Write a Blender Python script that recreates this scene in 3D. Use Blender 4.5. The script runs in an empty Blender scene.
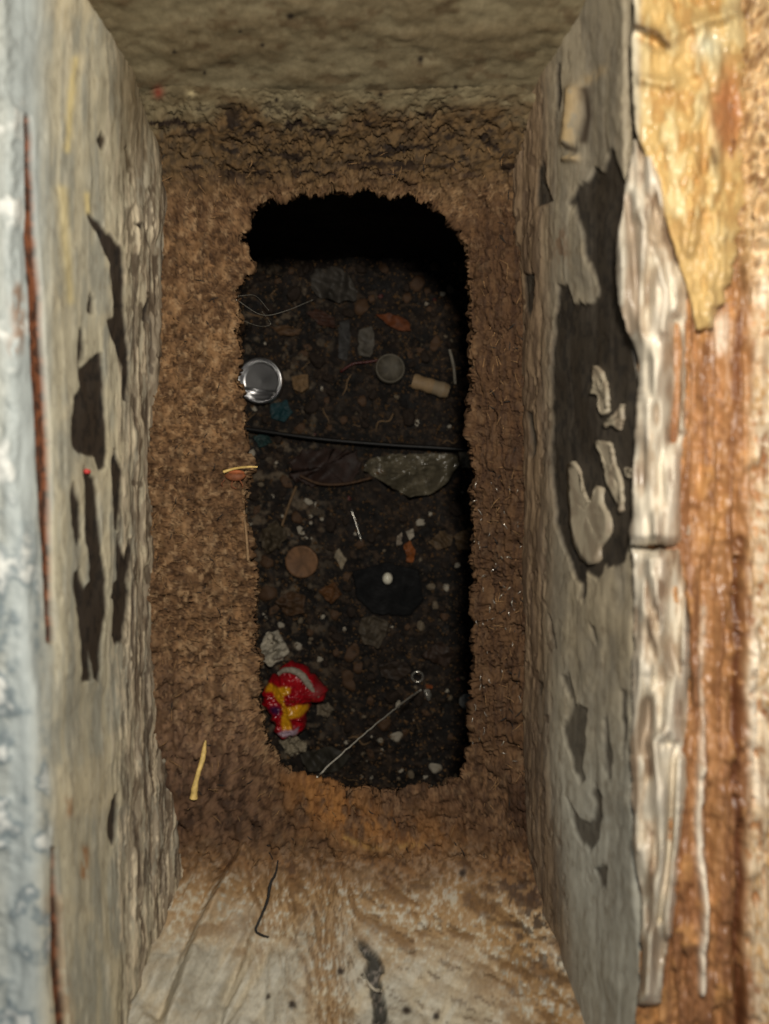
import bpy, math, random
import numpy as np
from mathutils import Vector

random.seed(7); rng = np.random.default_rng(7)
sc = bpy.context.scene
col = sc.collection

# ------------------------------------------------------------------ camera, light, exposure
CAM_Z = 0.52                # camera looks straight down; the litter floor lies at z = 0
F = 770.0                   # focal length in photo pixels (frame 769 x 1024)
cam_d = bpy.data.cameras.new('camera'); cam = bpy.data.objects.new('camera', cam_d); col.objects.link(cam)
cam.location = (0, 0, CAM_Z)
cam_d.sensor_fit = 'VERTICAL'; cam_d.sensor_height = 36; cam_d.sensor_width = 27
cam_d.lens = F / 1024 * 36
cam_d.clip_start = 0.005; cam_d.clip_end = 10
cam_d.dof.use_dof = True; cam_d.dof.focus_distance = 0.35; cam_d.dof.aperture_fstop = 8.5
sc.camera = cam

world = bpy.data.worlds.new('world'); sc.world = world; world.use_nodes = True
bg = world.node_tree.nodes['Background']
bg.inputs[0].default_value = (0.72, 0.86, 1.0, 1); bg.inputs[1].default_value = 0.16

fl_d = bpy.data.lights.new('phone_flash', 'POINT'); fl = bpy.data.objects.new('phone_flash', fl_d); col.objects.link(fl)
fl.location = (0.014, 0.068, CAM_Z + 0.01); fl_d.energy = 3.7; fl_d.shadow_soft_size = 0.011; fl_d.color = (1.0, 0.92, 0.80)

vs = sc.view_settings
vs.view_transform = 'Standard'; vs.look = 'None'; vs.exposure = 0.0; vs.gamma = 1.0; vs.use_curve_mapping = False

# ------------------------------------------------------------------ helpers
def lin(c):
    c = np.asarray(c, float) / 255.0
    return np.where(c <= 0.04045, c / 12.92, ((c + 0.055) / 1.055) ** 2.4)

def W(px, py, d):
    px, py, d = np.broadcast_arrays(np.asarray(px, float), np.asarray(py, float), np.asarray(d, float))
    return np.stack([(px - 384.0) * d / F, (512.0 - py) * d / F, CAM_Z - d], -1)

def _hash(ix, iy, iz, seed):
    h = (ix.astype(np.int64) * 374761393 + iy.astype(np.int64) * 668265263 + iz.astype(np.int64) * 2147483647 + seed * 1274126177) & 0xffffffff
    h = ((h ^ (h >> 13)) * 1274126177) & 0xffffffff
    h = (h ^ (h >> 16)) & 0xffffffff
    return h / 4294967295.0

def vnoise(x, y, z=0.0, seed=0):
    x, y, z = np.broadcast_arrays(np.asarray(x, float), np.asarray(y, float), np.asarray(z, float))
    ix, iy, iz = np.floor(x), np.floor(y), np.floor(z)
    fx, fy, fz = x - ix, y - iy, z - iz
    s = lambda t: t * t * t * (t * (t * 6 - 15) + 10)
    fx, fy, fz = s(fx), s(fy), s(fz)
    r = 0
    flat = not np.any(z)
    for a in (0, 1):
        wx = fx if a else 1 - fx
        for b in (0, 1):
            wy = fy if b else 1 - fy
            for c in ((0,) if flat else (0, 1)):
                wz = 1 if flat else (fz if c else 1 - fz)
                r = r + wx * wy * wz * _hash(ix + a, iy + b, iz + c, seed)
    return r

def fbm(x, y, z=0.0, o=4, seed=0, gain=0.55):
    r = 0; a = 1.0; t = 0; f = 1.0
    for k in range(o):
        r = r + a * vnoise(np.asarray(x) * f, np.asarray(y) * f, np.asarray(z) * f, seed + 17 * k); t += a; a *= gain; f *= 2.03
    return r / t

def sstep(a, b, x):
    t = np.clip((x - a) / (b - a), 0, 1); return t * t * (3 - 2 * t)

def seg_dist(PX, PY, poly, closed=False):
    """distance of every point to a polyline"""
    p = np.asarray(poly, float); n = len(p)
    best = np.full(PX.shape, 1e9)
    for k in range(n if closed else n - 1):
        a, b = p[k], p[(k + 1) % n]
        d = b - a; L = max(d @ d, 1e-9)
        t = np.clip(((PX - a[0]) * d[0] + (PY - a[1]) * d[1]) / L, 0, 1)
        best = np.minimum(best, np.hypot(PX - a[0] - t * d[0], PY - a[1] - t * d[1]))
    return best

def inside(PX, PY, poly):
    p = np.asarray(poly, float); n = len(p); r = np.zeros(PX.shape, bool)
    for k in range(n):
        (x0, y0), (x1, y1) = p[k], p[(k + 1) % n]
        if y0 == y1: continue
        c = ((y0 > PY) != (y1 > PY)) & (PX < (x1 - x0) * (PY - y0) / (y1 - y0) + x0)
        r ^= c
    return r

def pmask(PX, PY, poly, soft=3.0, grow=0.0):
    p = np.asarray(poly, float); m = np.zeros(PX.shape)
    sel = (PX > p[:, 0].min() - 12) & (PX < p[:, 0].max() + 12) & (PY > p[:, 1].min() - 12) & (PY < p[:, 1].max() + 12)
    if not sel.any(): return m
    x, y = PX[sel], PY[sel]
    d = seg_dist(x, y, p, True) * np.where(inside(x, y, p), 1, -1) + grow
    m[sel] = np.clip(0.5 + d / soft, 0, 1)
    return m

def ridge(PX, PY, poly, w, h):
    d = seg_dist(PX, PY, poly)
    return h * np.exp(-(d / w) ** 2)

def blend(c, m, new):
    new = np.asarray(new, float)
    if new.ndim == 1 and new.max() > 1.0: new = lin(new)
    m = np.clip(m, 0, 1)[..., None]
    return c * (1 - m) + new * m

def base(shape, c): return np.broadcast_to(lin(c), shape + (3,)).copy()

# ------------------------------------------------------------------ materials
def surface_mat(name, rough=0.75, spec=0.35, grain=900.0, amount=0.35, bump=0.35, bump_dist=0.0006, stretch=(1, 1, 1), metal=0.0, rvar=0.15):
    """colour patches come from the object's surface_color attribute, grain and relief from noise nodes"""
    m = bpy.data.materials.new(name); m.use_nodes = True; nt = m.node_tree; N = nt.nodes; L = nt.links
    b = N['Principled BSDF']
    at = N.new('ShaderNodeAttribute'); at.attribute_name = 'surface_color'
    tc = N.new('ShaderNodeTexCoord'); mp = N.new('ShaderNodeMapping'); mp.inputs['Scale'].default_value = stretch
    L.new(tc.outputs['Object'], mp.inputs['Vector'])
    n1 = N.new('ShaderNodeTexNoise'); n1.inputs['Scale'].default_value = grain; n1.inputs['Detail'].default_value = 4
    n2 = N.new('ShaderNodeTexNoise'); n2.inputs['Scale'].default_value = grain * 0.3; n2.inputs['Detail'].default_value = 6
    for n in (n1, n2): L.new(mp.outputs[0], n.inputs['Vector'])
    mr = N.new('ShaderNodeMapRange'); mr.inputs[1].default_value = 0.3; mr.inputs[2].default_value = 0.7
    mr.inputs[3].default_value = 1 - amount; mr.inputs[4].default_value = 1 + amount
    ad = N.new('ShaderNodeMath'); ad.operation = 'ADD'; L.new(n1.outputs[0], ad.inputs[0]); L.new(n2.outputs[0], ad.inputs[1])
    hf = N.new('ShaderNodeMath'); hf.operation = 'MULTIPLY'; hf.inputs[1].default_value = 0.5; L.new(ad.outputs[0], hf.inputs[0])
    L.new(hf.outputs[0], mr.inputs[0])
    mu = N.new('ShaderNodeVectorMath'); mu.operation = 'SCALE'
    L.new(at.outputs['Color'], mu.inputs[0]); L.new(mr.outputs[0], mu.inputs['Scale'])
    L.new(mu.outputs[0], b.inputs['Base Color'])
    rr = N.new('ShaderNodeMapRange'); rr.inputs[1].default_value = 0.3; rr.inputs[2].default_value = 0.7
    rr.inputs[3].default_value = max(0.05, rough - rvar); rr.inputs[4].default_value = min(1, rough + rvar)
    L.new(n2.outputs[0], rr.inputs[0]); L.new(rr.outputs[0], b.inputs['Roughness'])
    b.inputs['Specular IOR Level'].default_value = spec; b.inputs['Metallic'].default_value = metal
    bp = N.new('ShaderNodeBump'); bp.inputs['Strength'].default_value = bump; bp.inputs['Distance'].default_value = bump_dist
    L.new(hf.outputs[0], bp.inputs['Height']); L.new(bp.outputs[0], b.inputs['Normal'])
    return m

def plain_mat(name, c, rough=0.6, spec=0.4, metal=0.0, grain=500.0, amount=0.3, alpha=1.0, trans=0.0):
    m = bpy.data.materials.new(name); m.use_nodes = True; nt = m.node_tree; N = nt.nodes; L = nt.links
    b = N['Principled BSDF']; cl = lin(c)
    tc = N.new('ShaderNodeTexCoord')
    n1 = N.new('ShaderNodeTexNoise'); n1.inputs['Scale'].default_value = grain; n1.inputs['Detail'].default_value = 5
    L.new(tc.outputs['Object'], n1.inputs['Vector'])
    cr = N.new('ShaderNodeValToRGB'); e = cr.color_ramp.elements
    e[0].position = 0.3; e[1].position = 0.7
    e[0].color = (*(cl * (1 - amount)), 1); e[1].color = (*np.clip(cl * (1 + amount), 0, 1), 1)
    L.new(n1.outputs[0], cr.inputs[0]); L.new(cr.outputs[0], b.inputs['Base Color'])
    b.inputs['Roughness'].default_value = rough; b.inputs['Metallic'].default_value = metal
    b.inputs['Specular IOR Level'].default_value = spec
    b.inputs['Alpha'].default_value = alpha; b.inputs['Transmission Weight'].default_value = trans
    bp = N.new('ShaderNodeBump'); bp.inputs['Strength'].default_value = 0.25; bp.inputs['Distance'].default_value = 0.0004
    L.new(n1.outputs[0], bp.inputs['Height']); L.new(bp.outputs[0], b.inputs['Normal'])
    return m

M = dict(
    paint=surface_mat('old_paint', 0.6, 0.4, 700, 0.14, 0.3, 0.0008, (1, 0.25, 0.6)),
    plaster=surface_mat('stained_plaster', 0.75, 0.3, 800, 0.2, 0.35),
    rot=surface_mat('rotted_wood_ledge', 0.85, 0.2, 700, 0.22, 0.4, 0.0008),
    rust=surface_mat('rusty_frame', 0.45, 0.5, 350, 0.22, 0.4, 0.001, (1, 0.3, 1)),
    bead=surface_mat('wrinkled_paint_bead', 0.36, 0.5, 300, 0.12, 0.2, 0.0008, (1, 0.4, 1)),
    soil=surface_mat('dark_soil', 0.8, 0.3, 500, 0.5, 0.8, 0.002),
    foil=surface_mat('printed_foil', 0.25, 0.6, 300, 0.12, 0.25, 0.0006),
    litter=surface_mat('litter_surface', 0.65, 0.35, 450, 0.22, 0.3, 0.0006),
    steel=plain_mat('bright_tin', (215, 215, 216), 0.3, 0.5, 1.0, 120, 0.12),
    black=plain_mat('black_rubber', (14, 13, 12), 0.5, 0.4),
    bead_white=plain_mat('glossy_white_bead', (235, 225, 205), 0.15, 0.6),
    straw=plain_mat('dry_straw', (205, 175, 105), 0.6),
    chip=plain_mat('pale_stone', (112, 100, 82), 0.7),
    clod=plain_mat('brown_clod', (44, 34, 26), 0.85, amount=0.5),
    leaf=plain_mat('dead_leaf', (78, 56, 37), 0.7, amount=0.4),
    splint=plain_mat('wood_splinter', (122, 97, 68), 0.7),
    scrap=plain_mat('offwhite_paper', (160, 152, 136), 0.65),
    redbit=plain_mat('red_plastic', (80, 30, 26), 0.4),
    teal=plain_mat('teal_plastic', (26, 58, 62), 0.45),
    silk=plain_mat('pale_silk', (190, 185, 172), 0.4),
    fibre=plain_mat('brown_fibre', (128, 98, 64), 0.8, amount=0.45),
    root=plain_mat('black_root', (26, 24, 22), 0.7),
    pin=plain_mat('steel_pin', (220, 216, 205), 0.25, 0.5, 0.8),
    rust_plain=plain_mat('rust_scale', (150, 82, 44), 0.7),
    insect=plain_mat('amber_shell', (112, 64, 36), 0.7),
)

# ------------------------------------------------------------------ mesh builders
def mesh(name, V, Fc, mat, parent=None, color=None, smooth=True):
    me = bpy.data.meshes.new(name)
    V = np.asarray(V, np.float32).reshape(-1, 3)
    me.from_pydata(V, [], Fc if isinstance(Fc, list) else Fc.tolist())
    me.materials.append(mat)
    if color is not None:
        a = me.attributes.new('surface_color', 'FLOAT_COLOR', 'POINT')
        c = np.ones((len(V), 4), np.float32); c[:, :3] = np.asarray(color).reshape(-1, 3)
        a.data.foreach_set('color', c.ravel())
    if smooth: me.polygons.foreach_set('use_smooth', np.ones(len(me.polygons), bool))
    me.update()
    o = bpy.data.objects.new(name, me); col.objects.link(o); o.parent = parent
    return o

def grid_faces(ns, nt, closed=False, flip=False):
    i, j = np.meshgrid(np.arange(ns - 1), np.arange(nt if closed else nt - 1), indexing='ij')
    j2 = (j + 1) % nt
    f = np.stack([i * nt + j, i * nt + j2, (i + 1) * nt + j2, (i + 1) * nt + j], -1).reshape(-1, 4)
    return f[:, ::-1] if flip else f

def normals(P, toward, closed=False):
    du = np.gradient(P, axis=0)
    if closed:
        dv = (np.roll(P, -1, 1) - np.roll(P, 1, 1)) / 2
    else: dv = np.gradient(P, axis=1)
    n = np.cross(du, dv); n /= np.maximum(np.linalg.norm(n, axis=-1, keepdims=True), 1e-12)
    s = np.sign(np.sum(n * (np.asarray(toward) - P), -1, keepdims=True)); s[s == 0] = 1
    return n * s

def orient(P, toward):
    """True if grid_faces must be flipped so that faces look toward the point"""
    a = np.cross(P[0, 1] - P[0, 0], P[1, 1] - P[0, 0])
    k = (P.shape[0] // 2, P.shape[1] // 2)
    a = np.cross(P[k[0], k[1] + 1] - P[k], P[k[0] + 1, k[1] + 1] - P[k])
    return a @ (np.asarray(toward) - P[k]) < 0

def smooth1(A, k, axis=0):
    if k < 2: return A
    pad = [(0, 0)] * A.ndim; pad[axis] = (k, k)
    B = np.pad(A, pad, mode='reflect', reflect_type='odd')
    ker = np.ones(k) / k
    B = np.apply_along_axis(lambda v: np.convolve(v, ker, 'same'), axis, B)
    sl = [slice(None)] * A.ndim; sl[axis] = slice(k, -k)
    return B[tuple(sl)]

def side_grid(rows, nt, ns, sm=9):
    """rows: (y0, y1, [(y, x)...], depth or [(y, depth)...]) profile curves of a long wall"""
    t = np.linspace(0, 1, nt); RX, RY, RD = [], [], []
    for (y0, y1, pts, d) in rows:
        y = y0 + (y1 - y0) * t
        p = np.asarray(pts, float); x = smooth1(np.interp(y, p[:, 0], p[:, 1]), 25)
        dd = np.full(nt, float(d)) if np.isscalar(d) else smooth1(np.interp(y, *np.asarray(d, float).T), 25)
        RX.append(x); RY.append(y); RD.append(dd)
    RX, RY, RD = map(np.array, (RX, RY, RD))
    P = W(RX, RY, RD / 1000.0)
    w = np.r_[0, np.cumsum(np.linalg.norm(np.diff(P.mean(1), axis=0), axis=1) + 0.004)]; w /= w[-1]
    s = np.linspace(0, 1, ns); out = []
    for A in (P[..., 0], P[..., 1], P[..., 2]):
        B = np.array([np.interp(s, w, A[:, k]) for k in range(nt)]).T
        out.append(smooth1(B, sm, 0))
    P = np.stack(out, -1)
    return P

def proj(P):
    d = CAM_Z - P[..., 2]
    return 384 + P[..., 0] * F / d, 512 - P[..., 1] * F / d

CAMP = np.array([0, 0, CAM_Z])

def struct(o, label, cat): o['kind'] = 'structure'; o['label'] = label; o['category'] = cat; return o
def tag(o, label, cat, group=None):
    o['label'] = label; o['category'] = cat
    if group: o['group'] = group
    return o

def tube(pts, rad, seg=8, wob=0.0, caps=True):
    p = np.asarray(pts, float); n = len(p)
    r = np.full(n, rad) if np.isscalar(rad) else np.asarray(rad, float)
    t = np.gradient(p, axis=0); t /= np.linalg.norm(t, axis=1, keepdims=True)
    up = np.array([0.13, 0.21, 0.97]); a = np.cross(t, up); a /= np.maximum(np.linalg.norm(a, axis=1, keepdims=True), 1e-9); b = np.cross(a, t)
    th = np.linspace(0, 2 * np.pi, seg, endpoint=False)
    V = p[:, None] + r[:, None, None] * (np.cos(th)[None, :, None] * a[:, None] + np.sin(th)[None, :, None] * b[:, None])
    if wob: V = V + (rng.random(V.shape) - 0.5) * wob
    V = V.reshape(-1, 3); f = grid_faces(n, seg, True).tolist()
    if caps: f += [list(range(seg)), list(range((n - 1) * seg, n * seg))[::-1]]
    return V, f

def spline(pts, n):
    p = np.asarray(pts, float); m = len(p)
    if m == 2: return p[0] + (p[1] - p[0]) * np.linspace(0, 1, n)[:, None]
    q = np.vstack([2 * p[0] - p[1], p, 2 * p[-1] - p[-2]])
    u = np.linspace(0, m - 1 - 1e-9, n); k = u.astype(int); f = (u - k)[:, None]
    a, b, c, d = q[k], q[k + 1], q[k + 2], q[k + 3]
    return 0.5 * (2 * b + (c - a) * f + (2 * a - 5 * b + 4 * c - d) * f ** 2 + (3 * b - a - 3 * c + d) * f ** 3)

def resample_closed(pts, n):
    p = np.asarray(pts, float); q = np.vstack([p, p[:1]])
    s = np.r_[0, np.cumsum(np.hypot(*np.diff(q, axis=0).T))]
    u = np.linspace(0, s[-1], n, endpoint=False)
    return np.stack([np.interp(u, s, q[:, 0]), np.interp(u, s, q[:, 1])], -1)

# ================================================================== THE SETTING
# ---- left shaft wall
def build_left():
    rows = [
        (-330, 1480, [(0, -330)], 205),
        (-330, 1480, [(0, -70)], 205),
        (-320, 1470, [(-170, 0), (0, 4), (300, 10), (500, 16), (700, 32), (900, 38), (1024, 42), (1380, 50)], 206),
        (-310, 1460, [(-170, 10), (0, 13), (300, 22), (500, 30), (700, 44), (900, 50), (1024, 56), (1380, 64)], 211),
        (-270, 1420, [(-250, 60), (-170, 52), (0, 44), (300, 48), (500, 58), (700, 66), (900, 70), (1024, 74), (1380, 80)], 221),
        (-120, 1230, [(-100, 118), (0, 112), (100, 104), (250, 97), (400, 95), (600, 98), (800, 106), (1000, 116), (1200, 125)], 251),
        (-20, 1070, [(0, 140), (60, 140), (150, 138), (250, 135), (400, 131), (600, 129), (800, 141), (900, 148), (1000, 154), (1100, 158)], 276),
        (60, 970, [(60, 150), (150, 160), (220, 164), (320, 160), (450, 152), (600, 150), (720, 157), (810, 172), (875, 186), (970, 205)], 298),
        (80, 950, [(60, 150), (150, 160), (220, 164), (320, 160), (450, 152), (600, 150), (720, 157), (810, 172), (875, 186), (970, 205)], 312),
    ]
    nt, ns = 820, 300
    P = side_grid(rows, nt, ns); X, Y = proj(P); n = normals(P, CAMP)
    wx = X + 5 * (fbm(X / 9, Y / 26, o=3, seed=3) - .5); wy = Y + 10 * (fbm(X / 9, Y / 22, o=3, seed=5) - .5)
    streak = fbm(X / 7, Y / 90, o=4, seed=11); blot = fbm(X / 40, Y / 60, o=4, seed=12); fine = fbm(X / 3, Y / 9, o=3, seed=13)
    dark = np.zeros(X.shape)
    polys = [
        [(90, 216), (97, 222), (104, 232), (113, 238), (121, 250), (122, 268), (124, 290), (123, 310), (126, 340), (128, 355), (130, 380), (127, 400), (124, 400), (123, 375), (119, 350), (112, 332), (106, 322), (112, 318), (112, 290), (110, 268), (103, 250), (97, 236)],
        [(82, 374), (92, 360), (101, 356), (103, 400), (105, 445), (104, 465), (94, 455), (80, 452), (72, 446), (71, 420), (74, 400), (80, 392)],
        [(94, 455), (105, 452), (104, 468), (98, 470)],
        [(82, 468), (92, 478), (96, 505), (98, 535), (104, 565), (106, 582), (105, 610), (102, 632), (100, 660), (97, 682), (92, 678), (90, 650), (88, 678), (82, 680), (83, 640), (80, 615), (76, 590), (75, 572), (80, 572), (86, 590), (91, 580), (90, 550), (86, 520), (83, 490)],
        [(72, 482), (77, 505), (82, 535), (79, 545), (73, 520), (70, 500)],
        [(113, 450), (120, 470), (121, 500), (119, 530), (116, 528), (113, 500), (112, 470)],
        [(118, 536), (122, 555), (126, 560), (130, 540), (131, 560), (128, 585), (127, 620), (124, 640), (119, 644), (115, 635), (115, 600), (112, 596), (117, 580)],
        [(80, 330), (84, 330), (85, 350), (81, 372)], [(90, 297), (93, 300), (92, 314), (89, 312)],
        [(145, 300), (148, 300), (147, 322), (143, 322)], [(133, 222), (139, 222), (138, 228)],
        [(172, 792), (180, 780), (186, 798), (182, 808), (175, 814)], [(111, 800), (116, 795), (117, 835), (113, 845), (110, 825)],
        [(124, 150), (127, 152), (131, 166), (128, 172)], [(100, 140), (104, 132), (107, 140), (104, 148)],
    ]
    for p in polys: dark = np.maximum(dark, pmask(wx, wy, p, 2.5, 0.8))
    # small chips, denser toward the shaft bottom
    inner = sstep(112, 138, X)
    chips = sstep(0.66, 0.72, fbm(X / 5, Y / 24, o=3, seed=21)) * (0.15 + 0.85 * inner) * sstep(60, 95, X)
    slit = np.zeros(X.shape)
    for path, wd in (([(27, 118), (31, 230), (36, 330), (43, 440), (47, 540), (52, 640)], 6.5), ([(52, 850), (55, 920), (59, 1010), (64, 1100)], 5.5)):
        d = seg_dist(X + 2 * (streak - .5), Y, path)
        y0, y1 = path[0][1], path[-1][1]; tt = np.clip((Y - y0) / (y1 - y0), 0, 1)
        w = wd * (0.35 + 0.65 * np.sin(np.pi * np.clip(tt, 0.06, 0.94)) ** 0.7)
        slit = np.maximum(slit, 1 - sstep(w * 0.75, w * 1.25, d))
    # colour
    c = base(X.shape, (172, 165, 142))
    c = blend(c, sstep(.35, .65, streak), (148, 146, 132)); c = blend(c, sstep(.5, .75, blot) * .6, (190, 178, 148))
    c = blend(c, sstep(.62, .78, fine) * .35, (120, 110, 92))
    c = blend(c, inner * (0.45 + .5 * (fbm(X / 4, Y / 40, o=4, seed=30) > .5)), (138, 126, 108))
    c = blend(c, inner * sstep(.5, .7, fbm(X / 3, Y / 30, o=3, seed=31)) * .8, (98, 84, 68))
    cut = fbm(X / 2.2, Y / 46, o=3, seed=33); zone = sstep(96, 128, X)
    c = blend(c, zone * sstep(.6, .68, cut) * .75, (196, 182, 156)); c = blend(c, zone * sstep(.38, .3, cut) * .8, (72, 62, 52)); c = blend(c, (1 - zone) * sstep(.62, .74, cut) * .35, (196, 190, 170))
    yel = ridge(X + 4 * (fine - .5), Y, [(74, 60), (70, 110), (66, 150)], 3.5, .8) + ridge(X, Y, [(62, 190), (66, 250), (70, 300)], 5, .6) + ridge(X, Y, [(86, 195), (88, 212)], 3, .9)
    c = blend(c, yel, (205, 188, 135))
    c = blend(c, sstep(60, 24, X) * (1 - sstep(14, -2, X) * .3), (178, 186, 184))
    rimn = fbm(X / 26, Y / 30, o=4, seed=41)
    rim = sstep(44, 30, X - (Y - 500) * .03)
    c = blend(c, rim * sstep(.42, .62, rimn) * sstep(430, 620, Y), (112, 126, 132))
    c = blend(c, rim * sstep(.55, .75, rimn), (226, 228, 222))
    rs = ridge(X, Y, [(16, 290), (18, 330), (14, 350)], 7, .7) + ridge(X, Y, [(66, 800), (68, 815)], 4, .6) + ridge(X, Y, [(86, 850), (84, 876)], 4, .8) + ridge(X, Y, [(52, 900), (62, 1024)], 9, .45)
    c = blend(c, rs * sstep(.3, .6, fine), (150, 104, 62))
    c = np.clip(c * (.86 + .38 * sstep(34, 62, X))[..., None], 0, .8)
    c = blend(c, chips * .8, (88, 76, 62))
    c = blend(c, dark, blend(base(X.shape, (58, 50, 42)), sstep(.5, .7, fine), (40, 36, 32)))
    c = blend(c, slit, blend(base(X.shape, (112, 66, 40)), sstep(.4, .6, fine), (58, 37, 26)))
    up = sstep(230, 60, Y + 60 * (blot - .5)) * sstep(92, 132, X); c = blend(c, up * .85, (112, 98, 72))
    # relief
    disp = (streak - .5) * (0.0003 + .0007 * inner) + (blot - .5) * .002 + (fine - .5) * (.00005 + .0005 * inner) + zone * (cut - .5) * .0008
    disp += sstep(.46, .56, fbm(X / 14, Y / 90, o=2, seed=50)) * .0003 * (1 + 2 * inner)
    disp -= dark * .0010 + chips * .0005 + slit * .0018
    disp += sstep(30, 6, X) * (rimn - .5) * .004
    P = P + n * disp[..., None]
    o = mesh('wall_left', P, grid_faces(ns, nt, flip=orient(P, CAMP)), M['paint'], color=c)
    struct(o, 'pale flaking painted shaft wall with a long rusty slit', 'wall')
    return P, X, Y
LP, LX, LY = build_left()

# ---- right shaft wall
DARK_R = [
    [(585, 176), (592, 166), (600, 172), (606, 155), (612, 150), (618, 168), (622, 185), (626, 210), (622, 235), (618, 262), (616, 290), (620, 315), (630, 335), (638, 350), (640, 390), (636, 440), (634, 480), (632, 530), (625, 556), (612, 570), (604, 566), (598, 580), (588, 575), (585, 606), (580, 600), (582, 588), (573, 575), (568, 556), (560, 540), (553, 520), (549, 480), (550, 430), (548, 390), (550, 350), (553, 320), (556, 286), (564, 288), (570, 304), (576, 298), (584, 302), (592, 300), (594, 290), (590, 268), (586, 250), (583, 232), (577, 215), (569, 203), (574, 190)],
    [(523, 274), (535, 274), (534, 296), (530, 316), (524, 306)],
    [(530, 412), (534, 410), (533, 452), (530, 456)],
    [(535, 172), (540, 160), (547, 190), (551, 202), (536, 205), (534, 190)],
    [(554, 68), (559, 66), (560, 96), (556, 112), (551, 106), (555, 95)],
    [(562, 676), (568, 672), (572, 690), (574, 706), (586, 708), (588, 722), (586, 740), (582, 765), (586, 778), (582, 782), (574, 764), (567, 746), (565, 726), (571, 716), (570, 700)],
    [(568, 795), (573, 808), (578, 818), (588, 822), (594, 806), (590, 795), (594, 786), (603, 798), (601, 818), (597, 838), (588, 852), (578, 838), (572, 815)],
    [(603, 718), (608, 716), (610, 740), (610, 780), (606, 780), (603, 745)],
    [(620, 690), (626, 690), (627, 720), (626, 760), (622, 750)],
    [(591, 624), (597, 628), (598, 646), (594, 644)], [(594, 864), (605, 868), (603, 888), (596, 884)],
    [(548, 615), (552, 620), (556, 650), (553, 650)], [(536, 680), (541, 682), (541, 698), (537, 694)],
]
FLAKES_R = [   # paint islands left standing inside the bare patch
    [(592, 366), (597, 367), (601, 378), (607, 392), (608, 412), (602, 416), (599, 405), (597, 395), (588, 393), (592, 388)],
    [(605, 424), (612, 418), (620, 408), (624, 404), (623, 420), (620, 430), (614, 424), (606, 428)],
    [(597, 440), (610, 443), (613, 460), (618, 480), (622, 500), (620, 512), (614, 498), (606, 484), (603, 470), (600, 455)],
    [(567, 465), (572, 461), (577, 468), (579, 488), (585, 502), (592, 500), (594, 484), (600, 488), (600, 504), (608, 516), (610, 530), (604, 542), (599, 545), (600, 560), (594, 566), (582, 560), (574, 540), (569, 518), (566, 495)],
    [(624, 468), (632, 470), (633, 478), (626, 476)],
]
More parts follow.
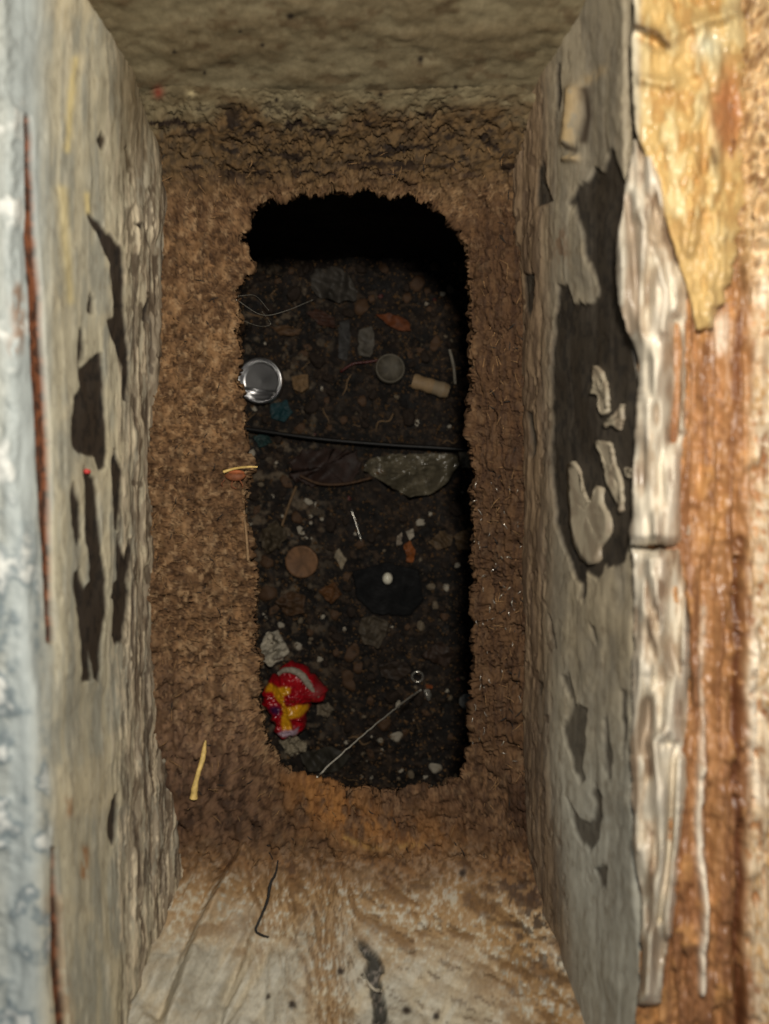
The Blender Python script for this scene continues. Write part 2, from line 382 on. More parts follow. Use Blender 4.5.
def build_right():
    rows = [
        (80, 950, [(60, 492), (150, 508), (250, 518), (400, 524), (550, 524), (700, 522), (800, 524), (885, 532), (970, 540)], 312),
        (60, 980, [(60, 492), (150, 508), (250, 518), (400, 524), (550, 524), (700, 522), (800, 524), (885, 532), (970, 540)], 298),
        (-10, 1090, [(0, 528), (100, 538), (250, 546), (400, 550), (600, 548), (800, 548), (900, 556), (1024, 566)], 274),
        (-120, 1200, [(-100, 575), (100, 588), (300, 592), (600, 592), (900, 596), (1100, 606)], 243),
        (-250, 1330, [(-170, 628), (0, 624), (150, 624), (300, 628), (420, 641), (600, 634), (800, 632), (1000, 640), (1300, 645)], 217),
        (-260, 1350, [(-170, 650), (0, 646), (1300, 660)], 223),
        (-260, 1350, [(-170, 690), (0, 690), (1300, 690)], 230),
    ]
    nt, ns = 780, 230
    P = side_grid(rows, nt, ns, 7); X, Y = proj(P); n = normals(P, CAMP)
    wx = X + 6 * (fbm(X / 9, Y / 26, o=3, seed=103) - .5); wy = Y + 10 * (fbm(X / 9, Y / 22, o=3, seed=105) - .5)
    streak = fbm(X / 6, Y / 80, o=4, seed=111); blot = fbm(X / 40, Y / 60, o=4, seed=112); fine = fbm(X / 3, Y / 9, o=3, seed=113)
    dark = np.zeros(X.shape)
    for k, p in enumerate(DARK_R): dark = np.maximum(dark, pmask(wx, wy, p, 2.5) * (1 if k < 5 else .8))
    inner = sstep(562, 534, X - 6 * (streak - .5) - sstep(700, 960, Y) * 20)
    chips = sstep(.64, .7, fbm(X / 4, Y / 18, o=3, seed=121)) * (.2 + .6 * inner)
    c = base(X.shape, (146, 136, 116))
    c = blend(c, sstep(.35, .65, streak), (132, 124, 108)); c = blend(c, sstep(.5, .75, blot) * .6, (158, 146, 122))
    c = blend(c, sstep(620, 860, Y) * .8, (158, 158, 148))
    c = blend(c, sstep(.55, .75, fine) * .3, (100, 88, 70))
    c = blend(c, inner * .85, blend(base(X.shape, (124, 102, 78)), sstep(.45, .6, fbm(X / 2.5, Y / 50, o=3, seed=131)), (86, 66, 48)))
    tan = ridge(X, Y, [(574, 92), (570, 120), (568, 140)], 7, .9) + ridge(X, Y, [(566, 158), (575, 158)], 4, .8) + ridge(X, Y, [(600, 70), (585, 80)], 5, .5)
    c = blend(c, tan * sstep(.2, .5, fine), (176, 152, 112))
    c = blend(c, ridge(X, Y, [(584, 90), (588, 115), (582, 140)], 4, .9) + ridge(X, Y, [(568, 148), (574, 150)], 3, .8), (52, 40, 30))
    c = blend(c, ridge(X, Y, [(560, 235), (562, 262)], 7, .7) * sstep(.3, .6, fine), (110, 84, 62))
    c = blend(c, sstep(60, -60, Y) * .4, (120, 112, 90))
    c = blend(c, chips * .8, (82, 66, 52))
    c = blend(c, dark, blend(base(X.shape, (56, 50, 42)), sstep(.5, .7, fine), (42, 38, 33)))
    disp = (streak - .5) * (.0003 + .0012 * inner) + (blot - .5) * .0025 + (fine - .5) * (.00005 + .0005 * inner)
    disp += sstep(.46, .56, fbm(X / 14, Y / 90, o=2, seed=150)) * .0003
    disp += ridge(X, Y, [(574, 92), (570, 120), (568, 140)], 7, .003) + ridge(X, Y, [(566, 158), (575, 158)], 4, .002)
    disp -= dark * .0012 + chips * .0006
    P = P + n * disp[..., None]; n2 = normals(P, CAMP)
    o = mesh('wall_right', P, grid_faces(ns, nt, flip=orient(P, CAMP)), M['paint'], color=c)
    struct(o, 'grey shaft wall with a large bare black patch where paint peeled away', 'wall')
    # the flakes
    fx, fy = X.ravel(), Y.ravel(); FP = P.reshape(-1, 3); FN = smooth1(smooth1(n, 15, 0), 15, 1).reshape(-1, 3)
    for k, poly in enumerate(FLAKES_R):
        ring = resample_closed(poly, 44); ring += (rng.random(ring.shape) - .5) * 1.0
        cen = ring.mean(0); if_in = inside(np.array([cen[0]]), np.array([cen[1]]), poly)
        rr = [1.0, .85, .6, .3, .06]; pts = np.concatenate([cen + (ring - cen) * r for r in rr])
        idx = [np.argmin((fx - a) ** 2 + (fy - b) ** 2) for a, b in pts]
        lift = np.repeat([.0007, .0005, .0004, .0004, .0004], 44) + .0004 * (vnoise(pts[:, 0] / 6, pts[:, 1] / 8, seed=9) - .3)
        top = FP[idx] + FN[idx] * (lift[:, None] + .0007)
        bot = FP[idx][:44] - FN[idx][:44] * .0004
        V = np.vstack([bot, top]); fc = grid_faces(6, 44, True).tolist() + [list(range(5 * 44, 6 * 44))]
        cc = base((len(V),), (150, 140, 120)); cc = blend(cc, sstep(.4, .7, vnoise(V[:, 0] * 400, V[:, 1] * 200, V[:, 2] * 400, seed=4)), (128, 116, 98))
        mesh('paint_flake', V, fc, M['paint'], parent=o, color=cc)
build_right()

# ---- end walls of the shaft (far = top of the picture, near = bottom)
def end_grid(rows, x0, x1, nt, ns, sm=15):
    r = np.asarray(rows, float); w = np.r_[0, np.cumsum(np.hypot(*np.diff(r, axis=0).T))]
    s = np.linspace(0, w[-1], ns); Yy = smooth1(np.interp(s, w, r[:, 0]), sm); D = smooth1(np.interp(s, w, r[:, 1]), sm)
    xs = np.linspace(x0, x1, nt)
    P = np.zeros((ns, nt, 3)); P[..., 0] = xs; P[..., 1] = Yy[:, None]; P[..., 2] = CAM_Z - D[:, None]
    return P / 1.0

def far_noise(X, Y):
    a, b = X * .36, Y * .36
    return fbm(a / 22, b / 14, o=4, seed=201), fbm(a / 14, b / 3, o=4, seed=202), fbm(a / 2, b / 1.5, o=3, seed=203)
def far_col(X, Y):
    a, b = X * .36, Y * .36
    blot, st, fine = far_noise(X, Y)
    c = base(X.shape, (124, 113, 87))
    c = blend(c, sstep(.4, .65, blot), (110, 97, 72)); c = blend(c, sstep(.5, .7, st) * .4, (98, 84, 60)); c = blend(c, sstep(.6, .75, fine) * .3, (134, 122, 96))
    c = blend(c, sstep(.6, .72, fbm(a / 9, b / 4, o=4, seed=204)) * .6, (84, 66, 44))
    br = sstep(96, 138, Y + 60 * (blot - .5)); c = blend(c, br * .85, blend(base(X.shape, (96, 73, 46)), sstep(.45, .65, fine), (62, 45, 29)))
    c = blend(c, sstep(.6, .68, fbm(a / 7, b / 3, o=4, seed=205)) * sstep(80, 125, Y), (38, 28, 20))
    for (u, v, r) in ((174, 50, 2.4), (262, 43, 2.2), (276, 101, 2.2), (290, 15, 4), (204, 73, 2), (240, 30, 2), (420, 60, 3), (380, 95, 2.4), (455, 88, 2.5)):
        c = blend(c, np.exp(-(((X - u) / r) ** 2 + ((Y - v) / r) ** 2) ** 2), (34, 26, 20))
    c = blend(c, np.exp(-(((X - 158) / 5) ** 2 + ((Y - 92) / 6) ** 2)), (140, 70, 54))
    c = blend(c, np.exp(-(((X - 190) / 4) ** 2 + ((Y - 94) / 3.5) ** 2)), (186, 170, 132))
    return c * .84

def build_far():
    P = end_grid([(.30, .172), (.178, .174), (.168, .187), (.162, .225), (.154, .262), (.150, .280), (.149, .312)], -.125, .11, 460, 260)
    X, Y = proj(P); n = normals(P, CAMP)
    blot, st, fine = far_noise(X, Y); c = far_col(X, Y)
    disp = (blot - .5) * .004 + (st - .5) * .0010 + (fine - .5) * .0003
    P = P + n * disp[..., None]
    struct(mesh('wall_far', P, grid_faces(260, 460, flip=orient(P, CAMP)), M['plaster'], color=c), 'dim olive brown plaster end wall above the opening', 'wall')

def near_col(X, Y):
    wob = fbm(X / 40, Y / 40, o=4, seed=301); fine = fbm(X / 4, Y / 4, o=4, seed=303); sg = np.where(X > 300, 1., -1.) * sstep(0, 60, np.abs(X - 300)); med = fbm((X * .9 + sg * Y * .42) / 30, (Y * .9 - sg * X * .42) / 9, o=4, seed=304)
    # diagonal drag marks on the left half, fanning out
    fan = fbm((X + (Y - 850) * .55) / 7, (Y - (X * .4)) / 90, o=4, seed=305)
    c = base(X.shape, (180, 170, 148)); c = blend(c, sstep(.4, .6, wob), (164, 158, 142)); c = blend(c, sstep(.45, .65, fan) * .6, (186, 182, 168))
    c = blend(c, sstep(.5, .75, med) * .45, (148, 132, 106)); c = blend(c, sstep(.6, .8, fine) * .25, (124, 108, 84))
    # orange-brown runs
    run = ridge(X + 20 * (wob - .5), Y, [(340, 860), (330, 930), (325, 985), (335, 1060)], 24, .85) + ridge(X + 30 * (wob - .5), Y, [(430, 850), (470, 900), (520, 950), (560, 1020)], 58, 1.0)
    run = np.maximum(run, .95 * sstep(1000, 900, Y + 60 * (wob - .5) + .12 * np.abs(X - 400)))
    c = blend(c, run * sstep(.2, .5, fine + .5 * (med - .5)) * .92, (146, 112, 68))
    c = blend(c, run * sstep(.5, .66, med) * .8, (104, 76, 46))
    rc = sstep(480, 560, X + (980 - Y) * .35) * sstep(1060, 900, Y)
    c = blend(c, rc * sstep(.5, .56, fbm(X / 8, Y / 7, o=4, seed=310)) * .9, (48, 34, 24))
    c = blend(c, sstep(.62, .72, fbm((X * .9 + sg * Y * .42) / 16, (Y * .9 - sg * X * .42) / 6, o=4, seed=311)) * sstep(230, 330, X) * .6, (80, 62, 44))
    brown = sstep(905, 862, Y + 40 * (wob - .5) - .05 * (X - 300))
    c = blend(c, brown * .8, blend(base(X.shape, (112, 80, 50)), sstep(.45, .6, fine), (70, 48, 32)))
    gouge = pmask(X + 5 * (fine - .5), Y, [(358, 940), (366, 944), (374, 952), (380, 960), (384, 968), (379, 976), (381, 990), (386, 1010), (386, 1080), (372, 1080), (373, 1000), (368, 982), (364, 972), (368, 962), (360, 950)], 3)
    c = blend(c, gouge, blend(base(X.shape, (58, 56, 50)), sstep(.5, .65, fine), (120, 112, 104)))
    for (u, v, r) in ((340, 972, 4), (268, 998, 3), (436, 1014, 4), (406, 1012, 5), (462, 874, 4), (292, 1006, 4)):
        c = blend(c, np.exp(-(((X - u) / r) ** 2 + ((Y - v) / r) ** 2) ** 2), (44, 34, 26))
    c = np.clip(c * .98, 0, .8)
    return wob, fine, med, fan, gouge, c

def build_near():
    P = end_grid([(-.128, .318), (-.133, .302), (-.168, .262), (-.187, .225), (-.205, .190), (-.216, .176), (-.33, .173)], -.125, .115, 520, 330)
    X, Y = proj(P); n = normals(P, CAMP)
    wob, fine, med, fan, gouge, c = near_col(X, Y)
    disp = (wob - .5) * .006 + (med - .5) * .002 + (fine - .5) * .0007 + (fan - .5) * .003 * sstep(330, 220, X)
    disp += ridge(X, Y, [(245, 855), (205, 925), (172, 1024)], 9, .005) - ridge(X, Y, [(228, 850), (185, 930), (155, 1010)], 8, .004) - ridge(X, Y, [(250, 920), (222, 1000), (210, 1060)], 6, .003)
    disp -= gouge * .004
    P = P + n * disp[..., None]
    struct(mesh('wall_near', P, grid_faces(330, 520, flip=orient(P, CAMP)), M['plaster'], color=c), 'sloping pale end wall with orange rust runs below the opening', 'wall')
    return P, X, Y
build_far(); NP_, NX, NY = build_near()

# ---- rotted ledge with the opening
HOLE = [(380, 195), (345, 194), (300, 195), (275, 199), (258, 208), (248, 222), (242, 240), (247, 250), (254, 262), (252, 272), (244, 280), (237, 292), (241, 306), (244, 320), (240, 335), (242, 352), (240, 372), (243, 392), (244, 412), (247, 432), (248, 452), (251, 470), (248, 486), (246, 510), (249, 530), (253, 552), (255, 575), (256, 600), (258, 625), (260, 650), (261, 675), (262, 700), (265, 725), (272, 745), (282, 762), (296, 772), (316, 778), (340, 783), (375, 787), (410, 788), (438, 786), (455, 778), (464, 766), (469, 748), (471, 725), (472, 690), (473, 650), (471, 610), (472, 570), (470, 530), (472, 490), (470, 450), (471, 410), (469, 370), (470, 330), (467, 300), (468, 270), (465, 246), (456, 228), (444, 214), (425, 202), (405, 197)]
def build_ledge():
    nt = 1500; hole = resample_closed(HOLE, nt)
    outer_pts = [(345, 92), (120, 84), (118, 160), (122, 330), (124, 480), (124, 620), (124, 760), (124, 880), (128, 930), (345, 930), (565, 935), (562, 860), (550, 700), (550, 500), (550, 330), (552, 170), (556, 84)]
    O = resample_closed(outer_pts, 3000)
    # ray correspondence from a spine inside the hole
    cx = np.full(nt, 355.0) + (hole[:, 0] - 355) * .2; cy = np.clip(hole[:, 1], 320, 660); cy = smooth1(cy, 61)
    dv = hole - np.stack([cx, cy], 1); ang = np.unwrap(np.arctan2(dv[:, 1], dv[:, 0]))
    out = np.zeros_like(hole)
    for k in range(nt):
        a = O - (cx[k], cy[k]); d = dv[k] / np.hypot(*dv[k])
        cr = np.abs(a[:, 0] * d[1] - a[:, 1] * d[0]); cr[(a @ d) < 0] = 1e9
        out[k] = O[np.argmin(cr)]
    out = np.stack([np.convolve(np.r_[v[-20:], v, v[:20]], np.ones(41) / 41, 'valid') for v in out.T], -1)
    ns = 80; s = np.linspace(0, 1, ns)[:, None]
    X = out[:, 0] * (1 - s) + hole[:, 0] * s; Y = out[:, 1] * (1 - s) + hole[:, 1] * s
    rightness = sstep(440, 490, hole[:, 0]); leftness = sstep(300, 250, hole[:, 0]); bot = sstep(740, 790, hole[:, 1])
    drop = .007 + .003 * rightness + .002 * leftness - .002 * bot
    top_ = sstep(262, 205, hole[:, 1]); rise = .007 + .0185 * top_ - .004 * sstep(700, 785, hole[:, 1])
    D = .2985 + drop * s ** 1.5 - rise * (1 - s) ** (2.6 - 1.1 * top_)
    # inner lip: rolls over and drops, then runs back outward below
    lipn = 22; q = np.linspace(0, 1, lipn + 1)[1:, None]
    hx = hole[:, 0] - cx; hy = hole[:, 1] - cy; hl = np.hypot(hx, hy); hx, hy = hx / hl, hy / hl
    outw = (q ** 2.2) * 60 - 4 * np.sin(np.pi * np.minimum(q * 2.2, 1))
    Xl = hole[:, 0] + hx * outw; Yl = hole[:, 1] + hy * outw; Dl = D[-1] + .020 * np.sqrt(q) + 0 * hx
    P = W(np.vstack([X, Xl]), np.vstack([Y, Yl]), np.vstack([D, Dl]))
    X, Y = np.vstack([X, Xl]), np.vstack([Y, Yl])
    n = normals(P, CAMP, True); n[ns:] = n[ns - 1]
    z = np.vstack([D, Dl]) * 0
    fib = fbm(X / 4, Y / 11, o=4, seed=401); med = fbm(X / 12, Y / 16, o=4, seed=402); big = fbm(X / 50, Y / 60, o=3, seed=403); crumb = np.abs(fbm(X / 5, Y / 5, o=4, seed=404) - .5) * 2
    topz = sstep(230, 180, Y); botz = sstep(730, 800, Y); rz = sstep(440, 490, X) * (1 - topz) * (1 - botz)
    clump = np.abs(fbm(X / 11 + 2 * (fib - .5), Y / 15, o=3, seed=412) - .5) * 2
    c = base(X.shape, (156, 120, 82)); c = blend(c, sstep(.4, .6, big), (134, 102, 70)); c = blend(c, sstep(.14, .03, clump) * .75, (72, 51, 34)); c = blend(c, sstep(.3, .5, clump) * .5, (176, 142, 102))
    c = blend(c, sstep(.45, .65, fib) * .6, (104, 78, 53)); c = blend(c, sstep(.48, .68, med) * .6, (88, 64, 43)); c = blend(c, sstep(.58, .72, fbm(X / 5, Y / 6, o=3, seed=405)) * .6, (188, 156, 116))
    c = blend(c, sstep(.5, .7, fbm(X / 2.6, Y / 20, o=3, seed=409)) * .4, (112, 86, 60)); c = blend(c, sstep(.12, .02, crumb) * .7, (52, 37, 26))
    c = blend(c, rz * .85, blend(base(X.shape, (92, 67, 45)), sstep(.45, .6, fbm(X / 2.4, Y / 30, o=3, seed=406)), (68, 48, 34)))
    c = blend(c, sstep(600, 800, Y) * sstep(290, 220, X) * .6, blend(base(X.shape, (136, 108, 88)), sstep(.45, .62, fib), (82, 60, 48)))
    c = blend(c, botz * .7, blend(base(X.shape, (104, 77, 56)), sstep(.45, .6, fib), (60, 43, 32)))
    og = ridge(X + 24 * (med - .5), Y + 20 * (big - .5), [(318, 790), (345, 815), (390, 850), (440, 850)], 30, 1.0) * (Y > 760)
    c = blend(c, og * sstep(.3, .52, med + .3 * (fib - .5)), (160, 112, 62)); c = blend(c, og * sstep(.52, .64, fib) * .7, (108, 70, 40))
    c = blend(c, ridge(X + 8 * (fib - .5), Y + 8 * (med - .5), [(345, 838), (372, 850), (420, 845)], 3, .7) * sstep(.4, .55, fib), (196, 156, 86))
    c = blend(c, sstep(425, 470, X) * sstep(770, 800, Y) * sstep(.3, .6, med + .2 * (big - .5)) * .8, (66, 45, 31))
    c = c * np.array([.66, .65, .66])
    c = blend(c, sstep(215, 160, Y + 40 * (med - .5)), far_col(X, Y)); c = blend(c, sstep(822, 872, Y + 30 * (med - .5)), near_col(X, Y)[5])
    # pale cut stalk layer under the lip
    fade = np.ones(X.shape[0]); fade[ns:] = np.linspace(.8, .3, lipn)
    disp = ((fib - .5) * .0024 + (med - .5) * .0060 + (big - .5) * .006 - (sstep(.12, 0, crumb)) * .0006 - sstep(.18, 0, clump) * .0022) * fade[:, None]
    damp = np.ones(X.shape[0]); damp[:ns] = .25 + .75 * sstep(0, .45, np.linspace(0, 1, ns)); disp = disp * (1 - (1 - damp[:, None]) * np.maximum(top_, bot))
    P = P + n * disp[..., None]
    # ragged edge, in the plane of the ledge
    e = np.zeros(X.shape[0]); e[ns - 14:ns] = np.linspace(0, 1, 14); e[ns:] = 1
    jag = (fbm(hole[:, 0] / 14, hole[:, 1] / 14, o=4, seed=408) - .5) * .003
    P[..., 0] += e[:, None] * jag * hx; P[..., 1] -= e[:, None] * jag * hy
    tot = ns + lipn
    k = (40, 700); a = np.cross(P[40, 701] - P[40, 700], P[41, 701] - P[40, 700])
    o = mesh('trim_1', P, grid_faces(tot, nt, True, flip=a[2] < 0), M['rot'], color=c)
    struct(o, 'rotted fibrous brown ledge around the ragged rectangular opening', 'ledge')
    return o, P[:ns], X[:ns], Y[:ns], n[:ns]
ledge, EP, EX, EY, EN = build_ledge()

# ---- rusty frame member on the right and the paint bead along it
def build_frame():
    rows = [
        (-270, 1360, [(0, 640)], 218),
        (-270, 1360, [(0, 672)], 213),
        (-270, 1360, [(0, 692)], 210),
        (-270, 1360, [(0, 735)], 208),
        (-270, 1360, [(0, 790)], 205),
        (-270, 1360, [(0, 900)], 203),
        (-270, 1360, [(0, 1180)], 202),
    ]
    nt, ns = 640, 240
    P = side_grid(rows, nt, ns, 7); X, Y = proj(P); n = normals(P, CAMP)
    streak = fbm(X / 9, Y / 130, o=4, seed=501); med = fbm(X / 16, Y / 30, o=4, seed=502); fine = fbm(X / 5, Y / 9, o=4, seed=503); wob = 7 * (fbm(X / 50, Y / 45, o=3, seed=504) - .5)
    c = base(X.shape, (172, 122, 78)); c = blend(c, sstep(.42, .6, streak), (146, 98, 62)); c = blend(c, sstep(.55, .7, med) * .7, (204, 146, 88)); c = blend(c, sstep(.6, .72, fine) * .5, (110, 66, 38))
    pale = sstep(742, 760, X + wob * 1.6 + 10 * (med - .5)) * sstep(.28, .46, fine + .3 * (med - .5)); c = blend(c, pale * .9, (214, 190, 158))
    c = blend(c, pale * sstep(.58, .68, fine), (190, 150, 102))
    c = c * np.array([.82, .87, .90])
    w1 = ridge(X + wob, Y, [(704, 610), (703, 690), (700, 760), (699, 830), (703, 900), (700, 990)], 3.2, 1) * sstep(.25, .5, fine + .15) * np.where(Y > 765, 1, .5)
    w2 = ridge(X + wob, Y, [(752, 640), (754, 740), (758, 800)], 5, .8) * sstep(.35, .5, fine + .1); w3 = ridge(X, Y, [(765, 230), (764, 300)], 7, .9) + ridge(X, Y, [(722, 320), (722, 345)], 7, .6)
    for w in (w1, w2, w3): c = blend(c, w, (226, 214, 194))
    gl = ridge(X + wob, Y, [(740, 540), (736, 600), (739, 660), (736, 740), (737, 800), (742, 860), (738, 930), (740, 1040)], 4.5, 1) * sstep(.3, .5, fine + .1)
    gl += ridge(X, Y, [(742, 10), (746, 80)], 4, .9) + ridge(X, Y, [(741, 240), (741, 310), (735, 400)], 4, .6)
    c = blend(c, gl, (92, 54, 32))
    upper = sstep(330, 230, Y) * sstep(735, 745, X + wob); c = blend(c, upper * .7, (196, 166, 118)); c = blend(c, upper * sstep(.5, .62, fine) * .8, (120, 86, 54))
    disp = (streak - .5) * .009 + (med - .5) * .006 + (fine - .5) * .002 + w1 * .002 + w2 * .002 - gl * .004 + upper * (np.abs(fbm(X / 13, Y / 12, o=3, seed=520) - .5) * 2 - .3) * .012
    P = P + n * disp[..., None]
    o = mesh('trim_2', P, grid_faces(ns, nt, flip=orient(P, CAMP)), M['rust'], color=c)
    struct(o, 'orange brown rusty ridged frame edge beside the grey wall', 'frame')

    def bead_piece(name, y0, y1, left, right, ridges, colf, amp, seed, label, d0=216, hmm=10.0, ys=60):
        nt, ns = int((y1 - y0) / 1.7), 84
        y = np.linspace(y0, y1, nt); xl = smooth1(np.interp(y, *np.asarray(left, float).T), 15); xr = smooth1(np.interp(y, *np.asarray(right, float).T), 15)
        xl = xl + 4 * (fbm(y / 14, y * 0, o=3, seed=seed + 5) - .5); xr = xr + (16 if ys < 40 else 5) * (fbm(y / 12, y * 0 + 3, o=3, seed=seed + 6) - .5)
        u = np.linspace(0, 1, ns)[:, None]
        X = xl + (xr - xl) * u; Y = y + 0 * X
        Y = Y + 5 * (fbm(X / 10, Y * 0, o=2, seed=seed + 8) - .5)
        endt = np.minimum(1, np.minimum(y - y0, y1 - y) / 10.0); endt = np.sqrt(np.clip(endt, 0, 1))
        prof = np.clip(np.sin(np.pi * u) , 0, 1) ** .55
        fold = fbm(X / 14, Y / ys, o=2 if ys > 40 else 3, seed=seed); h = hmm * .55 * prof * endt + hmm * amp * (fold - .5) * prof * endt
        for (p, w, hh) in ridges: h = h + ridge(X + 4 * (fold - .5), Y, p, w, hh) * np.minimum(1, prof * 2) * endt
        h = h + .5 * (fbm(X / 8, Y / 14, o=2, seed=seed + 2) - .5) * prof
        D = (d0 - 3 - h - 6 * prof * 0) / 1000.0
        P = W(X, Y, D); cc = colf(X, Y, h, fold)
        # skirt down into the frame
        lo = lambda r, dx: W(X[r] + dx, Y[r], np.full(nt, (d0 + 5) / 1000.0))
        P = np.concatenate([lo(0, 2)[None], P, lo(-1, -2)[None]]); cc = np.concatenate([cc[:1], cc, cc[-1:]])
        f = grid_faces(ns + 2, nt, flip=orient(P, CAMP)).tolist()
        f += [[k * nt for k in range(ns + 2)], [k * nt + nt - 1 for k in range(ns + 2)][::-1]]
        b = mesh(name, P, f, M['bead'], parent=o, color=cc); b['label'] = label
        return b
    def cwhite(X, Y, h, fold):
        f2 = fbm(X / 10, Y / 40, o=4, seed=620)
        c = base(X.shape, (212, 202, 182)); c = blend(c, sstep(.45, .62, f2), (184, 166, 142)); c = blend(c, sstep(.55, .72, fold) * .6, (228, 218, 200))
        c = blend(c, sstep(.66, .74, f2) * .8, (120, 96, 74)); c = blend(c, sstep(650, 630, X) * .5, (176, 170, 156)); c = blend(c, sstep(.42, .3, fold) * .7, (132, 110, 88))
        return c * .93
    def ctan(X, Y, h, fold):
        f2 = fbm(X / 14, Y / 20, o=4, seed=630)
        c = base(X.shape, (206, 174, 114)); c = blend(c, sstep(.45, .6, f2), (190, 150, 92)); c = blend(c, sstep(.55, .7, fold) * .8, (220, 198, 146))
        og = np.exp(-(((X + 14 * (f2 - .5) - 727) / 19) ** 2 + ((Y - 112) / 46) ** 2) ** 2); c = blend(c, og * .9, (172, 112, 70)); c = blend(c, np.exp(-(((X - 708) / 14) ** 2 + ((Y - 45) / 14) ** 2)), (214, 208, 176))
        c = blend(c, sstep(644, 634, X), (224, 212, 184)); c = blend(c, ridge(X, Y, [(634, 26), (655, 32), (668, 46)], 4, .9) + ridge(X, Y, [(712, 150), (714, 162)], 4, .8), (90, 62, 38))
        c = blend(c, sstep(190, 280, Y) * sstep(.4, .6, f2), (196, 166, 110))
        return c * .84
    bead_piece('adhesive_patch', -60, 330, [(-60, 632), (0, 634), (60, 630), (130, 634), (180, 652), (240, 672), (300, 690), (330, 694)], [(-60, 742), (60, 744), (150, 742), (190, 742), (250, 738), (300, 722), (330, 706)],
               [([(634, 22), (664, 40), (700, 22), (735, 12)], 7, 3.5), ([(640, 78), (668, 84), (690, 70)], 6, 2.2), ([(690, 120), (688, 150), (700, 180), (690, 250)], 6, 2.0), ([(715, 100), (735, 110), (738, 150)], 8, -1.5), ([(660, 46), (640, 34)], 6, -3)],
               ctan, .9, 640, 'yellow tan resinous patch of hardened adhesive', 211, 8.5, 34)
    bead_piece('paint_bead', 140, 546, [(140, 634), (190, 624), (250, 616), (300, 616), (335, 628), (350, 638), (420, 636), (480, 632), (546, 630)], [(140, 645), (180, 664), (240, 686), (300, 690), (330, 684), (400, 686), (470, 684), (520, 688), (546, 692)],
               [([(640, 215), (655, 255), (668, 290), (664, 330)], 5, 3.0), ([(626, 250), (630, 300), (640, 330), (655, 360), (656, 420), (652, 480), (660, 540)], 8, 3.5), ([(652, 160), (662, 205), (682, 230)], 5, 3), ([(683, 330), (684, 390), (680, 430)], 3, 2.5), ([(675, 320), (675, 400), (672, 440)], 5, -4.5), ([(640, 225), (660, 250), (674, 300)], 4, -2), ([(690, 525), (684, 546)], 4, 2)],
               cwhite, 1.8, 650, 'cream wrinkled paint bead above the crack')
    bead_piece('paint_bead', 549, 1004, [(549, 632), (600, 634), (700, 632), (760, 630), (860, 634), (900, 642), (960, 640), (1004, 638)], [(549, 692), (600, 690), (660, 690), (720, 688), (800, 686), (850, 680), (920, 674), (950, 668), (1004, 660)],
               [([(650, 560), (645, 610), (660, 650), (672, 680), (668, 730), (652, 745), (662, 790), (660, 850), (652, 920), (644, 1000)], 6, 4.2), ([(684, 600), (685, 660)], 3.5, 3), ([(682, 760), (680, 820), (672, 870), (668, 935)], 4.5, 4.2), ([(676, 745), (672, 800), (668, 860), (660, 920)], 3.5, -4.5), ([(640, 660), (634, 760), (636, 850)], 4, 2.0), ([(650, 680), (648, 730)], 8, -2.5), ([(658, 742), (668, 744)], 4, -2.5)],
               cwhite, 1.6, 660, 'cream wrinkled paint bead below the crack')
build_frame()

# ---- chamber below the ledge: floor of packed dirt, four dark walls
def fh(x, y):
    """height of the litter floor in metres"""
    x = np.asarray(x, float) * 1000; y = np.asarray(y, float) * 1000
    return .009 * (fbm(x / 42, y / 42, o=3, seed=701) - .5) + .0035 * (fbm(x / 9, y / 9, o=3, seed=702) - .5) + .006
def build_chamber():
    nx, ny = 420, 520
    xs = np.linspace(-.17, .17, nx); ys = np.linspace(-.23, .18, ny); A, B = np.meshgrid(xs, ys, indexing='ij')
    f1 = fbm(A * 1000 / 3, B * 1000 / 3, o=4, seed=711); f2 = fbm(A * 1000 / 14, B * 1000 / 14, o=4, seed=712)
    Z = fh(A, B) + .0022 * (f1 - .5)
    c = base(A.shape, (36, 29, 24)); c = blend(c, sstep(.42, .6, f2), (21, 18, 16)); c = blend(c, sstep(.58, .72, f1) * .8, (66, 53, 41)); c = blend(c, sstep(.45, .3, f1) * .7, (17, 14, 12))
    c = blend(c, sstep(.6, .75, fbm(A * 1000 / 6, B * 1000 / 6, o=3, seed=713)) * sstep(-.02, -.06, A) * .6, (120, 106, 88))
    P = np.stack([A, B, Z], -1)
    struct(mesh('floor', P, grid_faces(nx, ny, flip=orient(P, CAMP)), M['soil'], color=c), 'dark earthy floor below the opening strewn with litter', 'floor')
    for nm, (a, b), lab in (('wall_chamber_far', ((-.17, .169), (.17, .169)), 'blackish soil wall of the cavity beyond the litter floor'), ('wall_chamber_near', ((.17, -.225), (-.17, -.225)), 'blackish soil wall of the cavity under the sloping wall'),
                            ('wall_chamber_left', ((-.165, -.23), (-.165, .18)), 'blackish soil wall of the cavity under the flaking wall'), ('wall_chamber_right', ((.165, .18), (.165, -.23)), 'blackish soil wall of the cavity under the rusty frame')):
        t = np.linspace(0, 1, 120); z = np.linspace(-.004, .355, 120); T, Zz = np.meshgrid(t, z, indexing='ij')
        P = np.stack([a[0] + (b[0] - a[0]) * T, a[1] + (b[1] - a[1]) * T, Zz], -1); n = normals(P, (0, 0, .1))
        r = fbm(T * 20, Zz * 60, o=4, seed=720); P = P + n * ((r - .5) * .006)[..., None]
        c = blend(base(T.shape, (34, 28, 23)), sstep(.4, .6, r), (22, 19, 16))
        struct(mesh(nm, P, grid_faces(120, 120, flip=orient(P, (0, 0, .1))), M['soil'], color=c), lab, 'wall')
build_chamber()

# ================================================================== LITTER ON THE FLOOR
FD = CAM_Z - 0.008
def on_floor(px, py, lift=0.0):
    p = W(px, py, np.full(np.shape(px), FD)); p[..., 2] = fh(p[..., 0], p[..., 1]) + lift
    return p

